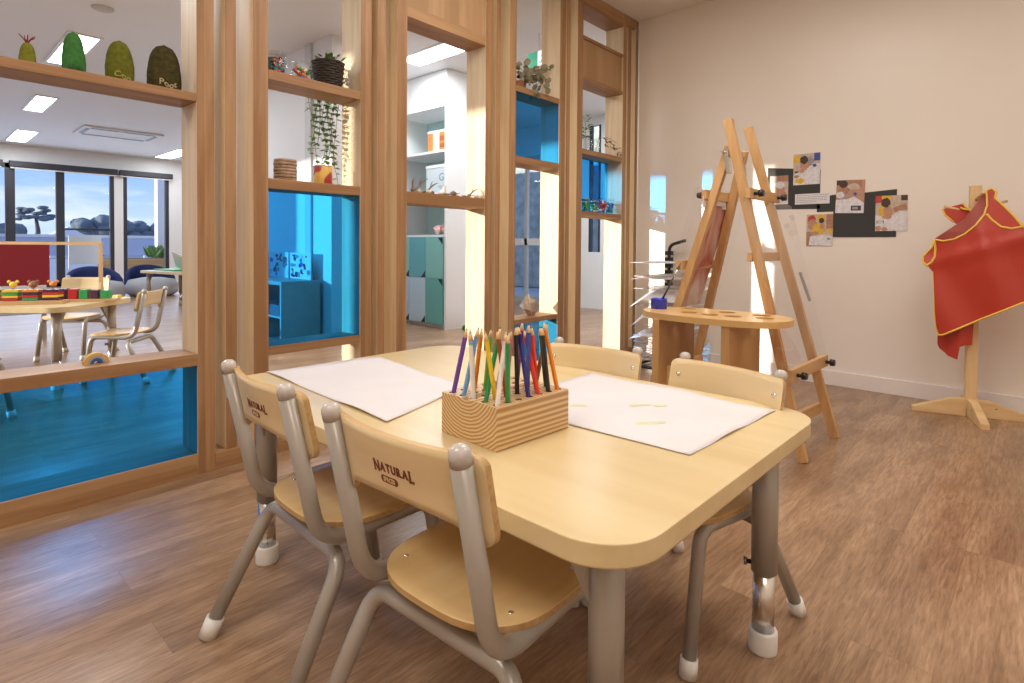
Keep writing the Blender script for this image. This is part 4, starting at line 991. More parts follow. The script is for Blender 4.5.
for (x, y, zend, wob) in ((-.104, -.085, -.36, 12), (-.104, -.005, -.40, 13), (-.104, .035, -.30, 14), (-.104, -.06, -.42, 1), (-.104, -.045, -.30, 2), (-.104, -.02, -.47, 3), (-.104, .0, -.24, 4), (-.104, -.075, -.20, 5), (-.104, .02, -.38, 6), (-.11, .045, -.42, 7), (-.11, .06, -.50, 8), (-.115, .02, -.30, 9), (-.104, .07, -.12, 10)):
    y += .05
    pts = [(x*.5, y*.5, .13), (x*.85, y*.9, .155), (x*1.06, y, .11)]
    z = .09
    while z > zend: pts.append((x*1.08+.008*math.sin(z*25+wob), y+.014*math.sin(z*17+wob*2), z)); z -= .03
    tube(qs, pts, .0014, 5); paths.append(pts)
    for i in range(2, len(pts)):
        p = Vector(pts[i])
        for k in range(2):
            a = rnd.uniform(0, 2*PI); leaf(ql, p, (math.cos(a), math.sin(a), rnd.uniform(-.8, .1)), (0, 0, 1), rnd.uniform(.024, .040), rnd.uniform(.015, .024))
for k in range(70):
    a = rnd.uniform(0, 2*PI); rr = rnd.uniform(.0, .07); leaf(ql, (rr*math.cos(a), rr*math.sin(a), .125+rnd.uniform(0, .035)), (math.cos(a), math.sin(a), rnd.uniform(-.2, 1.2)), (0, 0, 1), rnd.uniform(.022, .036), rnd.uniform(.012, .02))
o = obj('vine_stems', qs, M_STEM, t); o = obj('leaves', ql, M_LEAF, t); o['kind'] = 'stuff'
# lower shelf of opening 2
t = thing('stack_of_discs', 'stack of pale wooden slices on the shelf above the blue glass', 'wood slices', W(1.31, .10, 1.306)); q = nb()
for k in range(7): lathe(q, [(.0, k*.0155), (.054+.002*math.sin(k*3), k*.0155+.0005), (.055+.002*math.sin(k*3), k*.0155+.0075), (.054+.002*math.sin(k*3), k*.0155+.0145), (0, k*.0155+.015)], 20)
obj('wood_slices', q, speck(mat('pale_bark', (.42, .30, .21), .8), (.25, .16, .10), 30), t)
t = thing('tin', 'small round tin with a red and yellow printed label under the vines', 'tin', W(1.515, .10, 1.306)); q = nb()
lathe(q, [(.046, 0), (.048, .003), (.048, .092), (.046, .096), (.044, .096), (.0, .09)], 24); obj('can', q, speck(mat('tin_print', (.40, .05, .05), .35), (.75, .48, .12), 9, 1, (.48, .52)), t)
q = nb(); lathe(q, [(.0485, .094), (.0495, .096), (.0495, .100), (.046, .101)], 24); obj('rim', q, M_CHROME, t)

# driftwood and white shells in opening 3
M_TWIG = speck(mat('dark_twig', (.14, .10, .09), .8), (.30, .24, .20), 20); M_SHELL = speck(mat('pale_shell', (.78, .74, .66), .6), (.55, .5, .45), 40)
rnd = random.Random(11)
tw = [((2.06, .05), (2.075, .05), .075, 'dark upright twig at the left end of the twig shelf'), ((2.07, .06), (2.19, .07), .085, 'forked dark twig leaning right at the left end'), ((2.15, .05), (2.26, .05), .065, 'slim dark twig leaning over the white box behind'), ((2.50, .05), (2.62, .06), .06, 'brown twig leaning right near the lit timber'), ((2.30, .04), (2.44, .05), .015, 'short twig lying flat amid the shells'), ((2.46, .04), (2.60, .03), .012, 'pale twig lying flat near the right end')]
for (a, c, hh, lb) in tw:
    t = thing('twig', lb, 'twig', W(a[0], a[1], 1.3065), SA, 'twigs on the third bay shelf'); q = nb(); dy = c[0]-a[0]; r = .006 if hh > .03 else .0045
    tube(q, [(0, 0, r), (.004, dy*.35, hh*.3+r), (-.003, dy*.7, hh*.75+r), (0, dy, hh+r)], [r*1.2, r, r*.8, r*.4], 8)
    tube(q, [(.001, dy*.45, hh*.42+r), (.006, dy*.5, hh*.62+r+.012), (.004, dy*.62, hh*.8+r+.02)], [r*.6, r*.5, r*.25], 6)
    obj('branch', q, M_TWIG, t)
shell_labels = ['small pale shell among the twigs, leftmost of the row', 'grey white shell left of centre on the twig shelf', 'dark speckled stone next to the flat twig', 'pale shell below the middle of the white box', 'upright white shell at the centre of the twig shelf', 'purple grey stone right of the upright shell', 'white coral lump right of centre on the twig shelf', 'flat pale stone near the right hand twig', 'small tan shell beside the right hand twig', 'rightmost pale shell against the sunlit post']
for k, lb in enumerate(shell_labels):
    y = 2.13+k*.052; q = nb(); bmesh.ops.create_icosphere(q, subdivisions=2, radius=1)
    s = Vector((rnd.uniform(.014, .022), rnd.uniform(.016, .026), rnd.uniform(.009, .016)))
    if k == 4: s = Vector((.012, .013, .034))
    for v in q.verts: v.co = Vector((v.co.x*s.x, v.co.y*s.y, v.co.z*s.z))*(1+.25*noise.noise(v.co*2.3+Vector((k*3.1, 0, 0))))
    zmin = min(v.co.z for v in q.verts); bmesh.ops.translate(q, verts=q.verts, vec=(0, 0, -zmin))
    for f in q.faces: f.smooth = True
    group_tag(obj('shell' if 'stone' not in lb else 'stone', q, M_SHELL if k not in (2, 5) else M_TWIG, loc=W(y, .045 if k % 2 else .075, 1.3055)), lb, 'shell' if 'stone' not in lb else 'stone', 'shells and stones on the third bay shelf')

# opening 4: silver dollar plant, geometric ornament
M_SILVER = speck(mat('dusty_leaf', (.13, .12, .06), .6), (.28, .23, .15), 14)
t = thing('trailing_houseplant', 'dark round leaved plant spilling over the top blue glass', 'plant', W(3.09, .10, 2.1155)); q = nb(); lathe(q, [(.035, 0), (.048, .07), (.044, .07), (0, .06)], 20); obj('pot', q, mat('terracotta', (.35, .15, .08), .7), t)
q = nb(); qs = nb(); rnd = random.Random(3)
def coin(q, p, nrm, r):
    nrm = Vector(nrm).normalized(); a = nrm.orthogonal().normalized(); b_ = nrm.cross(a); c = q.verts.new(Vector(p)+nrm*r*.15); rg = [q.verts.new(Vector(p)+(a*math.cos(2*PI*k/10)+b_*math.sin(2*PI*k/10)*.85)*r) for k in range(10)]
    for k in range(10): q.faces.new((c, rg[k], rg[(k+1) % 10])).smooth = True
for (dy, dz, dx) in ((-.11, .12, .06), (-.09, .02, .11), (.0, .16, .08), (.06, .10, .10), (.12, .06, .12), (.10, -.06, .115), (.16, .14, .08), (.24, .16, .06), (.30, .20, .03), (-.03, .0, .11), (.17, -.02, .11), (.20, .05, .10), (.05, -.10, .12)):
    P = [Vector((0, 0, .065)), Vector((dx*.4, dy*.35, .11)), Vector((dx*.8, dy*.7, .09+dz*.5)), Vector((dx, dy, .05+dz))]
    tube(qs, P, .0018, 5)
    for k in range(6):
        u = .3+.7*k/5; i = min(2, int(u*3)); f_ = u*3-i; p = P[i]*(1-f_)+P[i+1]*f_
        coin(q, p+Vector((rnd.uniform(-.015, .02), rnd.uniform(-.02, .02), rnd.uniform(-.02, .02))), (rnd.uniform(.2, 1), rnd.uniform(-1, .3), rnd.uniform(-.4, .8)), rnd.uniform(.018, .028))
obj('stems', qs, M_STEM, t); o = obj('leaves', q, M_SILVER, t); o['kind'] = 'stuff'
t = thing('folded_ornament', 'faceted silver ornament on the sill of the fourth bay', 'ornament', W(3.19, .10, .4755), SA); q = nb(); s = .085
V = [(0, 0, 0), (.04, -.11, .06), (.045, .10, .05), (-.05, -.04, .075), (0, -.015, .165), (.05, 0, .04), (-.04, .09, .07), (.03, -.09, .10), (.03, .09, .10), (.04, -.045, .002), (.04, .05, .002)]
vs = [q.verts.new((x, y*.8, z)) for x, y, z in V]; bmesh.ops.convex_hull(q, input=q.verts)
for v in list(q.verts):
    if not v.link_faces: q.verts.remove(v)
obj('facets', q, mat('satin_metal', (.55, .45, .36), .18, .9), t)
q = nb(); tube(q, [(.055, -.01, .004), (.02, -.012, .165)], .0015, 5); obj('seam', q, M_WHITEP, t)
# opening 5: two glass vases with leaves, jars behind the blue glass
t = thing('vase', 'small clear vase with a leafy sprig at the left of the fifth bay', 'vase', W(3.93, .09, 1.7825)); q = nb(); lathe(q, [(.026, 0), (.03, .01), (.022, .09), (.028, .13), (.026, .13), (.02, .09), (.027, .012), (0, .008)], 18); obj('glass', q, M_JAR, t)
q = nb(); rnd = random.Random(9)
for k in range(34):
    a = rnd.uniform(0, 2*PI); z = .11+rnd.uniform(0, .19); leaf(q, (.015*math.cos(a), .015*math.sin(a)-.02*(z-.1)*4, z), (math.cos(a), math.sin(a), rnd.uniform(-.2, .8)), (0, 0, 1), rnd.uniform(.04, .06), .022)
tube(q, [(0, 0, .02), (0, -.02, .28)], .002, 5); o = obj('leaves', q, M_LEAF, t); o['kind'] = 'stuff'
t = thing('vase', 'wider clear vase at the middle of the fifth bay shelf', 'vase', W(4.07, .09, 1.7825)); q = nb(); lathe(q, [(.024, 0), (.036, .012), (.040, .09), (.036, .125), (.034, .125), (.037, .09), (.033, .014), (0, .01)], 18); obj('glass', q, M_JAR, t)
q = nb()
tube(q, [(0, 0, .02), (.01, .03, .14), (.04, .12, .155), (.07, .22, .12)], .0018, 5)
for k in range(26):
    u = k/25; p = Vector((.02+.05*u, .08+.20*u, .15-.10*u+rnd.uniform(-.04, .02))); leaf(q, p, (rnd.uniform(0, 1), rnd.uniform(-.3, 1), rnd.uniform(-1, .3)), (0, 0, 1), .038, .017)
o = obj('drooping_sprig', q, mat('brown_leaf', (.16, .10, .04), .6), t); o['kind'] = 'stuff'
for (y, r, h, cols, lb, sd) in ((3.90, .040, .095, ['green'], 'round jar of green beads behind blue glass, leftmost', 21), (4.03, .043, .085, ['green', 'white'], 'jar of green and white beads behind blue glass', 22), (4.16, .048, .125, ['red', 'red', 'white'], 'tallest jar, filled with red pieces behind blue glass', 23), (4.28, .044, .12, ['blue', 'teal'], 'jar of blue pieces behind blue glass, rightmost', 24)):
    jar('jar', lb, W(y, .07, 1.281), r, h, M_JAR, 50, cols, sd, lid=M_STEEL if r < .044 else None, group='jars behind the blue glass of the fifth bay')
t = thing('exit_sign', 'green and white running figure exit sign seen above the leafy plant', 'sign', (-3.61, 4.25, 2.80), math.radians(0))
q = nb(); box(q, -.14, .14, -.03, 0, -.075, .075, .004); obj('housing', q, M_WHITEP, t); q = nb(); box(q, -.136, .0, -.033, -.0305, -.071, .071); obj('green_field', q, emis('green_sign', (.02, .35, .20), .35), t)
q = nb(); box(q, .0, .136, -.033, -.0305, -.071, .071); obj('white_field', q, emis('white_sign', (.8, .9, .88), .6), t)
q = nb()
lathe(q, [(0, 0), (.013, .001)], 10)
bmesh.ops.transform(q, matrix=Matrix.Translation((.10, -.0345, .075)) @ Matrix.Rotation(PI/2, 4, 'X'), verts=q.verts)
for a, c in (((.095, .05), (.075, -.01)), ((.09, .045), (.13, .02)), ((.09, .045), (.055, .02)), ((.075, -.01), (.11, -.04)), ((.11, -.04), (.105, -.085)), ((.075, -.01), (.055, -.06)), ((.055, -.06), (.025, -.07))): bar(q, (a[0], -.0345, a[1]), (c[0], -.0345, c[1]), .012, .002, (0, 1, 0))

for v in q.verts: v.co.x *= .8; v.co.z *= .65
obj('running_figure', q, emis('green_figure', (.02, .35, .20), .35), t)
q = nb(); tube(q, [(0, -.015, .075), (0, -.015, H-2.80)], .006, 8); obj('hanger', q, M_WHITEP, t)

# ------------------------------------------------------------------ joinery seen through the third bay
J = thing('cupboard_unit', 'tall white joinery unit with open shelves over four pastel doors', 'cupboard', (-5.10, 4.35, 0))
X0 = -1.02; q = nb()
box(q, X0-.02, X0, 0, .55, 0, 3.04); box(q, -.36+.0, .0, .0, .55, 2.62, 3.04); box(q, X0, -.36, 0, .55, 2.62, 3.04); box(q, -.035, 0, .0, .55, 0, 2.62)
box(q, X0, -.035, .53, .55, 0, 2.62, mat=1)
for z in (2.09, 1.59, 1.09): box(q, X0, -.035, .01, .53, z, z+.028)
box(q, X0, -.035, .05, .53, 0, .05); box(q, -.36, -.335, .30, .53, 1.11, 2.62, mat=2)
obj('carcass', q, [M_WHITEJ, mat('pale_teal_back', (.42, .62, .60), .5), mat('pale_teal_divider', (.42, .62, .60), .5)], J)
DC = [(.13, .42, .50), (.22, .52, .49), (.50, .66, .80), (.13, .40, .38)]
for k, (x0, x1, z0, z1) in enumerate(((-.68, -.36, .60, 1.085), (-.36, -.04, .60, 1.085), (-.68, -.36, .055, .597), (-.36, -.04, .055, .597), (-1.0, -.68, .60, 1.085), (-1.0, -.68, .055, .597))):
    q = nb(); box(q, x0+.003, x1-.003, -.018, .0, z0, z1, .002)
    d = obj('door', q, mat('door_tint', DC[(k if k < 4 else k-3) % 4], .4), J)
    q = nb(); cx, cz, sg = (x1-.004, z1-.001, -1) if k in (1, 3) else (x1-.004, z0+.001, 1)
    prism(q, [(cx, cz), (cx-.085, cz), (cx, cz+sg*.085)], -.0195, -.0185, plane='xz'); obj('corner_pull', q, M_BLACK, d, label='black triangular finger pull')
def bx_obj(name, label, cat, dims, loc, m_, bev=.004, group=None, rz=0):
    q = nb(); box(q, -dims[0]/2, dims[0]/2, -dims[1]/2, dims[1]/2, 0, dims[2], bev); return group_tag(obj(name, q, m_, loc=loc, rz=rz), label, cat, group)
t = thing('wooden_box', 'orange and white timber craft box on the upper cupboard shelf', 'box', (-5.10-.24, 4.55, 2.119)); M_ORW = wood('orange_wood', (.75, .26, .05), (.5, .14, .03), 'x', .5, 10)
q = nb(); box(q, -.19, .19, -.13, .13, 0, .23, .003); obj('body', q, M_ORW, t); q = nb(); box(q, -.20, .20, -.136, .136, .225, .25, .003); box(q, -.09, .02, -.134, -.1305, 0, .225); obj('white_trim', q, M_WHITEJ, t)
q = nb(); box(q, .03, .18, -.1335, -.131, .04, .09); box(q, .03, .18, -.1335, -.131, .12, .18); obj('slots', q, mat('dark_orange', (.30, .09, .02), .6), t)
t = thing('storage_box', 'pale blue white storage box with a round G on its face', 'box', (-5.10-.24, 4.55, 1.619)); q = nb(); box(q, -.20, .19, -.15, .15, 0, .33, .006); M_PB = mat('pale_blue_card', (.55, .64, .68), .5); obj('body', q, M_PB, t); q = nb(); box(q, -.205, .195, -.155, .155, .30, .335, .004); obj('lid', q, M_WHITEJ, t)
g = text_bm('G', .13, .001, .002); bmesh.ops.transform(g, matrix=Matrix.Translation((.09, -.152, .18)) @ Matrix.Rotation(PI/2, 4, 'X'), verts=g.verts); obj('letter', g, mat('grey_blue_ink', (.22, .30, .36), .6), t)
q = nb(); 
for k in range(3): box(q, .02+.02*k, .15, -.1522, -.1505, .075-k*.014, .081-k*.014)
obj('small_print', q, bpy.data.materials['grey_blue_ink'], t)
for dx, rr, cc, lb in ((-.30, .07, (.62, .30, .30), 'pink soft toy on the open shelf above the teal doors, left'), (-.16, .08, (.45, .12, .10), 'red and pink soft toy on the open shelf above the teal doors, right')):
    q = nb(); bmesh.ops.create_icosphere(q, subdivisions=3, radius=rr)
    for v in q.verts: v.co *= 1+.3*noise.noise(v.co*22); v.co.z *= .8
    zmin = min(v.co.z for v in q.verts); bmesh.ops.translate(q, verts=q.verts, vec=(0, 0, -zmin))
    for f in q.faces: f.smooth = True
    group_tag(obj('soft_toy', q, speck(mat('soft_pink', cc, .9), (.75, .60, .55), 14), loc=(-5.10+dx, 4.50, 1.119)), lb, 'toy')
t = thing('bucket', 'small white handled tub on the floor beside the cupboard', 'tub', (-4.86, 4.62, 0)); q = nb(); lathe(q, [(.05, 0), (.075, .17), (.085, .175), (.085, .185), (.070, .185), (.046, .01), (0, .008)], 22); obj('tub', q, M_WHITEP, t)
q = nb(); tube(q, fillet([(0, -.085, .17), (.03, -.10, .10), (.03, .10, .10), (0, .085, .17)], .05), .004, 6); obj('handle', q, M_WHITEP, t)
q = nb(); bmesh.ops.create_icosphere(q, subdivisions=2, radius=.035); bmesh.ops.translate(q, verts=q.verts, vec=(0, 0, .035))
group_tag(obj('ball', q, felt('green_ball', (.06, .22, .05), (.03, .12, .03)), loc=(-4.90, 4.47, 0)), 'small dark green ball on the floor by the white tub', 'ball')

# low shelf and pictures seen through the blue glass of the second bay
t = thing('low_bookcase', 'low open grey bookcase behind the tall blue glass pane', 'bookcase', (-5.95, 2.66, 0)); q = nb(); M_GREYW = wood('grey_laminate', (.42, .42, .40), (.36, .36, .35), 'x', .5, 5); gx = .68
box(q, -gx, gx, -.2, .2, .60, .635, .002); box(q, gx-.03, gx, -.2, .2, 0, .60); box(q, -gx, -gx+.03, -.2, .2, 0, .60); box(q, -gx+.03, gx-.03, .18, .2, 0, .60); box(q, -gx+.03, gx-.03, -.19, .18, .28, .30); box(q, -gx+.03, gx-.03, -.19, .18, .03, .05); box(q, .2, .22, -.19, .18, .05, .28); obj('case', q, M_GREYW, t)
for k, (x, lb) in enumerate(((.42, 'dark books lying on the bookcase shelf behind blue glass'), (-.1, 'basket of books inside the low bookcase'))): bx_obj('book', lb, 'book', (.3, .22, .10), (-5.95+x, 2.60, .3015), mat('book_tone%s' % ('' if k else ' dark'), (.2, .2, .24) if k else (.1, .1, .14), .6))
for k, (x0, x1, lb) in enumerate(((-6.75, -6.30, 'leftmost colourful picture standing on the bookcase behind blue glass'), (-6.26, -5.82, 'wide picture with red and blue shapes behind blue glass'), (-5.78, -5.34, 'rightmost framed picture on the bookcase behind blue glass'))):
    t = thing('picture', lb, 'picture', ((x0+x1)/2, 2.80, .636), 0, 'pictures standing on the low bookcase'); hw = (x1-x0)/2; q = nb(); box(q, -hw, hw, -.006, .006, 0, .27, .002); obj('backing', q, M_PAPER, t)
    q = nb(); rnd = random.Random(30+k); cols = ['red', 'blue', 'dark', 'teal', 'white', 'brown']
    for i in range(26):
        cx, cz = rnd.uniform(-hw*.85, hw*.85), rnd.uniform(.03, .24); P = blob(cx, cz, rnd.uniform(.01, .05), rnd.uniform(.01, .035), 8); P = [(max(-hw+.008, min(hw-.008, a)), max(.008, min(.262, b_))) for a, b_ in P]
        yy = -.0065-.0001*i
        try: f = q.faces.new([q.verts.new((a, yy, b_)) for a, b_ in P]); f.material_index = rnd.randrange(6)
        except Exception: pass
    obj('artwork', q, [PAL[c] for c in cols], t)

# ------------------------------------------------------------------ far room furniture seen through the first bay
make_table('rounded maple table in the far room with wooden toys on it', (-4.70, .72, 0), math.radians(135), 0, .80, 0, 1.5,
           [(.12, .12, .3), (.68, .12, 2.5), (.12, 1.38, .3), (.68, 1.38, 2.5)], group=None)
GB = 'child chairs in the far room'
make_chair('far room child chair right of the toy table, seen from behind', (-4.93, 1.15, 0), math.radians(140), 1.0, GB, logo=False)
make_chair('far room child chair across the toy table facing the camera', (-6.19, 1.05, 0), math.radians(232), 1.05, GB, logo=False, plain=True)
make_chair('far room child chair at the left picture edge, only its seat showing', (-4.33, .16, 0), math.radians(25), 1.0, GB, logo=False, plain=True)
def smile(parent): pass
# toy tray with stacked discs and pegs, and smaller block row
def tl(u, v): # point on the far table in its own frame
    a = math.radians(135); return (-4.70+u*math.cos(a)-v*math.sin(a), .72+u*math.sin(a)+v*math.cos(a))
M_TOYW = wood('toy_wood', (.62, .40, .2), (.5, .3, .14), 'x', .5, 12)
p = tl(.20, .46)
t = thing('stacking_toy', 'wooden tray with five pegs of striped coloured discs', 'toy', (p[0], p[1], TZ), math.radians(60)); q = nb(); box(q, -.30, .30, -.06, .06, 0, .025, .003); obj('tray', q, M_TOYW, t)
cc = [['red', 'green', 'yellow', 'red'], ['red', 'orange', 'yellow', 'dark'], ['red', 'yellow', 'green', 'yellow'], ['green', 'red', 'dark', 'orange'], ['dark', 'yellow', 'red', 'dark']]
for k in range(5):
    x = -.235+k*.115; q = nb(); tube(q, [(x, 0, .026), (x, 0, .11)], .006, 8); obj('peg', q, M_TOYW, t)
    for j in range(4):
        q = nb(); box(q, x-.045, x+.045, -.045, .045, .027+j*.019, .044+j*.019, .004); obj('disc', q, PAL[cc[k][j]], t)
    q = nb(); bmesh.ops.create_icosphere(q, subdivisions=2, radius=.026 if k % 2 else .022); bmesh.ops.translate(q, verts=q.verts, vec=(x, 0, .135))
    for s in (-1, 1):
        tt = nb(); bmesh.ops.create_icosphere(tt, subdivisions=1, radius=.012); merge(q, tt, 0, Matrix.Translation((x+s*.024, 0, .155)))
    obj('animal_head', q, PAL[['red', 'dark', 'yellow', 'brown', 'orange'][k]], t)
p = tl(.44, .13)
t = thing('block_toy', 'wooden strip with red and green blocks beside the striped tray', 'toy', (p[0], p[1], TZ), math.radians(60)); q = nb(); box(q, -.19, .19, -.05, .05, 0, .018, .003); obj('strip', q, M_TOYW, t)
for k, c in enumerate(('dark', 'red', 'green', 'dark', 'green')):
    x = -.15+k*.066; q = nb(); box(q, x-.026, x+.026, -.035, .035, .0185, .095-k*.004, .006); obj('block', q, PAL[c], t)
# wooden goal frame on the table
p = tl(.50, .42)
t = thing('goal_toy', 'thin upright wooden frame standing on the far toy table', 'frame', (p[0], p[1], TZ), math.radians(60)); q = nb()
bar(q, (.30, 0, .02), (.30, 0, .42), .022, .022); bar(q, (-.62, 0, .02), (-.62, 0, .42), .022, .022); obj('post', q, M_PALEZ, t); q = nb(); bar(q, (-.63, 0, .42), (.31, 0, .42), .022, .022, (0, 0, 1)); obj('top_rail', q, M_PALEX, t)
q = nb()
for x in (.30, -.62): bar(q, (x, -.07, .012), (x, .07, .012), .024, .024); bar(q, (x, -.06, .02), (x, 0, .13), .016, .016); bar(q, (x, .06, .02), (x, 0, .13), .016, .016)
obj('foot', q, M_PALEX, t)
q = nb(); prism(q, blob(0, 0, .045, .03), 0, .02, .004); group_tag(obj('toy_piece', q, PAL['yellow'], loc=(*tl(.72, .10), TZ)), 'yellow toy piece at the right end of the far table', 'toy')
q = nb(); prism(q, blob(0, 0, .05, .02), 0, .015, .003); group_tag(obj('toy_piece', q, PAL['red'], loc=(*tl(.70, .26), TZ)), 'flat pinkish red toy piece on the far table', 'toy')
# red screen
t = thing('pin_board', 'freestanding red felt board with a pale bottom rail in the far room', 'board', (-7.6, .62, 0), math.radians(88)); q = nb(); box(q, -.75, .45, -.015, .015, .55, 1.0, .003); obj('felt', q, mat('red_felt', (.30, .02, .03), .8), t)
q = nb(); box(q, -.75, .42, -.04, .02, .51, .548, .003); obj('ledge', q, M_WHITEP, t); q = nb(); box(q, -.70, -.66, -.02, .02, 0, .51); box(q, .38, .42, -.02, .02, 0, .51); box(q, -.75, .5, -.012, .012, .25, .50, mat=1); obj('legs', q, [M_GREY, mat('grey_panel', (.45, .47, .55), .6)], t)
# desk with books at the right edge of the first bay
make_table('far small table with green and white things, half hidden by the timber post', (-9.75, 2.95, 0), math.radians(15), -.5, .7, -.35, .35, [(-.38, -.25, 0), (.58, -.25, 0), (-.38, .25, 0), (.58, .25, 0)])
t = thing('play_board', 'green board with a leaning white book on the far small table', 'board', (-9.85, 2.90, TZ+.001), .2); q = nb(); box(q, -.28, .28, -.16, .16, 0, .02, .004); obj('board', q, PAL['green'], t)
q = nb(); box(q, -.10, .14, -.01, .01, 0, .30); bmesh.ops.transform(q, matrix=Matrix.Translation((.05, .08, .03)) @ Matrix.Rotation(.5, 4, 'X') @ Matrix.Rotation(.4, 4, 'Y'), verts=q.verts); obj('open_book', q, M_PAPER, t)
for k in range(1):
    make_chair('far room chair tucked under the small table by the post', (-9.45, 3.45, 0), math.radians(195), 1.0, GB, logo=False, plain=True)
# navy bean bags and pale cushions
for k, (x, y, s, lb) in enumerate(((-11.9, 2.30, .42, 'navy round tub chair left of the window mullion in the far room'), (-12.3, 3.25, .42, 'navy round tub chair nearer the timber post in the far room'))):
    t = thing('bean_bag', lb, 'bean bag', (x, y, 0), 0, 'navy tub chairs by the far windows'); q = nb(); lathe(q, [(s*.8, 0), (s, .06), (s*1.02, .2), (s*.9, .30), (s*.4, .34), (0, .34)], 26); obj('seat', q, mat('grey_cushion', (.42, .44, .48), .8), t)
    q = nb(); n = 14; g = {}
    for i in range(n+1):
        a = PI*.5+PI*1.0*i/n-(0 if k else 0)
        for j in range(7):
            rr = s*(1.0+.03*math.sin(j)); g[i, j] = q.verts.new((rr*math.cos(a)*1.02, rr*math.sin(a)*1.02, .15+(.42*max(0, math.sin(PI*i/n))**.5)*j/6))
    for i in range(n):
        for j in range(6): q.faces.new((g[i, j], g[i+1, j], g[i+1, j+1], g[i, j+1])).smooth = True
    r = bmesh.ops.extrude_face_region(q, geom=q.faces[:])
    for v in [v for v in r['geom'] if isinstance(v, bmesh.types.BMVert)]: v.co.x *= .86; v.co.y *= .86
    obj('back', q, mat('navy_fabric', (.012, .025, .12), .8), t)

# ------------------------------------------------------------------ outside
M_DECK = mat('pale_deck', (.50, .50, .52), .8); struct('ground_outside', box(nb(), -60, -16.42, -20, 30, -.15, -.02), M_DECK)
struct('ground_side', box(nb(), -16.4, 6, 7.75, 20, -.15, -.02), M_DECK)
t = thing('balustrade', 'pale grey blue rail wall around the deck outside the windows', 'railing', (-20.5, 2.5, 0)); q = nb(); box(q, -.05, .05, -9, 6, .60, 1.12, .01); obj('panel', q, mat('pale_blue_panel', (.42, .50, .72), .5), t)
q = nb(); box(q, -.08, .08, -9, 6, 1.12, 1.2, .01); obj('rail', q, M_WHITE, t)
for k in range(6): q = nb(); box(q, -.05, .05, -8.9+k*2.9, -8.8+k*2.9, 0, .60); obj('post', q, M_WHITE, t)
t = thing('porch_column', 'white square column outside the rightmost window', 'column', (-19.0, 5.35, 0)); q = nb(); box(q, -.15, .15, -.22, .22, .25, 2.9, .01); obj('shaft', q, M_WHITE, t); q = nb(); box(q, -.2, .2, -.27, .27, 0, .25, .01); obj('plinth', q, M_WHITE, t)
M_CEDAR = wood('cedar_boards', (.58, .36, .15), (.42, .24, .09), 'y', .6, 6, board=(2, .12))
t = thing('planter_box', 'long timber planter box on the deck outside', 'planter', (-18.3, 4.6, 0)); q = nb(); box(q, -.35, .35, -.95, 1.0, 0, .55, .01); obj('box', q, M_CEDAR, t); q = nb(); box(q, -.30, .30, -.9, .95, .55, .56); obj('soil', q, M_TWIG, t)
q = nb(); rnd = random.Random(4)
for k in range(60): leaf(q, (rnd.uniform(-.25, .25), rnd.uniform(.2, .9), .56), (rnd.uniform(-1, 1), rnd.uniform(-1, 1), 1.6), (1, 0, 0), .4, .07)
o = obj('grass', q, M_LEAF, t); o['kind'] = 'stuff'
t = thing('deck_screen', 'white panel screen standing outside the second glass door', 'screen', (-17.3, 3.1, 0)); q = nb(); box(q, -.03, .03, -.30, .36, .45, 1.15, .01); obj('panel', q, M_WHITE, t); q = nb(); box(q, -.03, .03, -.30, -.26, 0, .45); box(q, -.03, .03, .32, .36, 0, .45); obj('legs', q, M_WHITE, t)
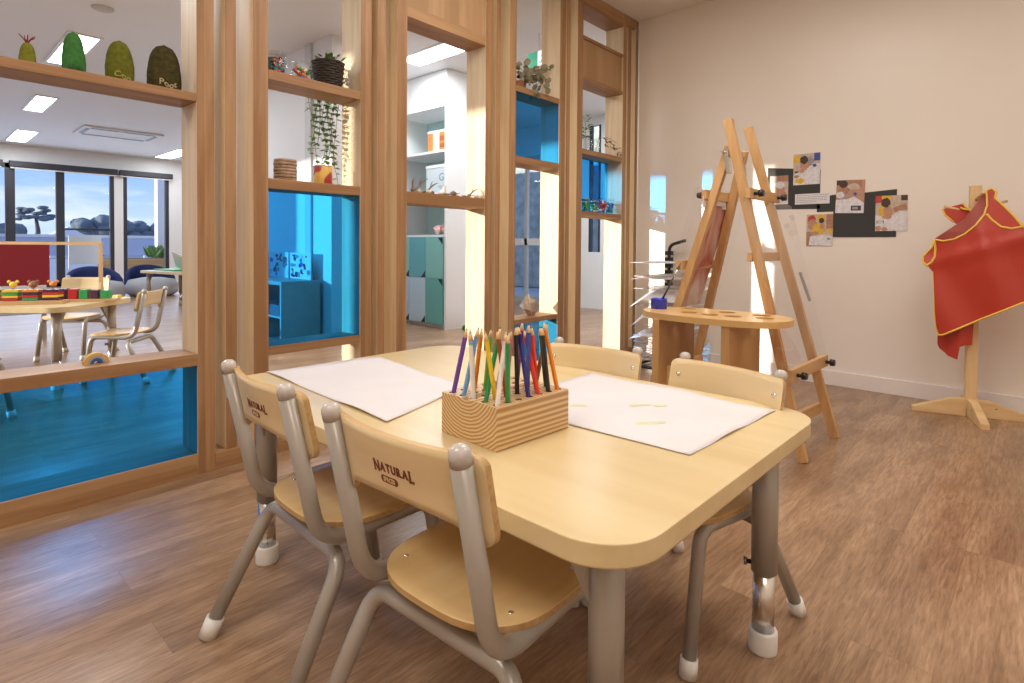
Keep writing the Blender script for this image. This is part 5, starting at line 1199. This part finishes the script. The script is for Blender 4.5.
# trees and houses on the skyline
M_TREE = speck(mat('hazed_foliage', (.13, .17, .20), .9), (.20, .24, .26), 2)  # bluish grey distance haze mixed into the foliage colour
def tree(x, y, h, r, lb, seed, umbrella=False):
    t = thing('tree', lb, 'tree', (x, y, -.02), 0, 'trees on the skyline'); q = nb(); tube(q, [(0, 0, 0), (.1, .1, h*.5), (0, 0, h*.8)], [.2, .15, .08], 8); obj('trunk', q, M_TWIG, t); q = nb(); rnd = random.Random(seed)
    for k in range(26 if umbrella else 34):
        a = rnd.uniform(0, 2*PI); rr = r*math.sqrt(rnd.random()); z = (h*(.72+.28*rnd.random()) if umbrella else h*(.35+.6*rnd.random())); tt = nb(); bmesh.ops.create_icosphere(tt, subdivisions=2, radius=1)
        s = r*(.22+.15*rnd.random())
        for v in tt.verts: v.co *= 1+.35*noise.noise(v.co*2+Vector((k, 0, 0)))
        merge(q, tt, 0, Matrix.Translation((rr*math.cos(a), rr*math.sin(a), z)) @ Matrix.Diagonal((s, s, s*(.4 if umbrella else .9), 1)))
    for f in q.faces: f.smooth = True
    obj('crown', q, M_TREE, t)
for i, a in enumerate(((-50, 3.9, 2.1, 1.6, 'low bushy skyline tree left of the spreading tree'), (-52, 6.6, 3.5, 1.0, 'dark spreading tree on the skyline in the left window'), (-50, 10.0, 2.6, 1.7, 'rounded skyline tree in the middle window, left part'), (-51, 12.9, 2.4, 1.6, 'rounded skyline tree in the middle window, right part'), (-48, 16.2, 2.3, 1.9, 'skyline tree seen in the rightmost window'), (-49, 1.6, 2.0, 1.3, 'skyline tree at the left edge of the windows'))):
    tree(*a, 40+i, umbrella=(i == 1))
t = thing('house', 'distant white gabled house among skyline trees', 'house', (-44, 7.0, 0)); q = nb(); box(q, -.9, .9, -.9, .9, 0, 1.2); prism(q, [(-1.1, 1.2), (1.1, 1.2), (0, 1.9)], -1.1, 1.1, plane='yz'); obj('walls', q, M_WHITE, t)
t = thing('house', 'long distant brown house beyond the rightmost window', 'house', (-42, 15.5, 0)); q = nb(); box(q, -1, 1, -2.4, 2.4, .0, 1.4); obj('walls', q, mat('brick_tone', (.38, .28, .26), .8), t)
for k in range(5): q = nb(); box(q, 1.0, 1.03, -2.1+k*.9, -1.6+k*.9, .5, 1.1); obj('window', q, M_WHITE, t)
q = nb(); rnd = random.Random(8)
box(q, -2, 2.2, -.3, .3, 0, 3.6)
o = struct('hedge_outside', q, speck(mat('grey_green_hedge', (.36, .40, .33), .9), (.58, .60, .52), 6), loc=(-8.0, 10.6, 0))
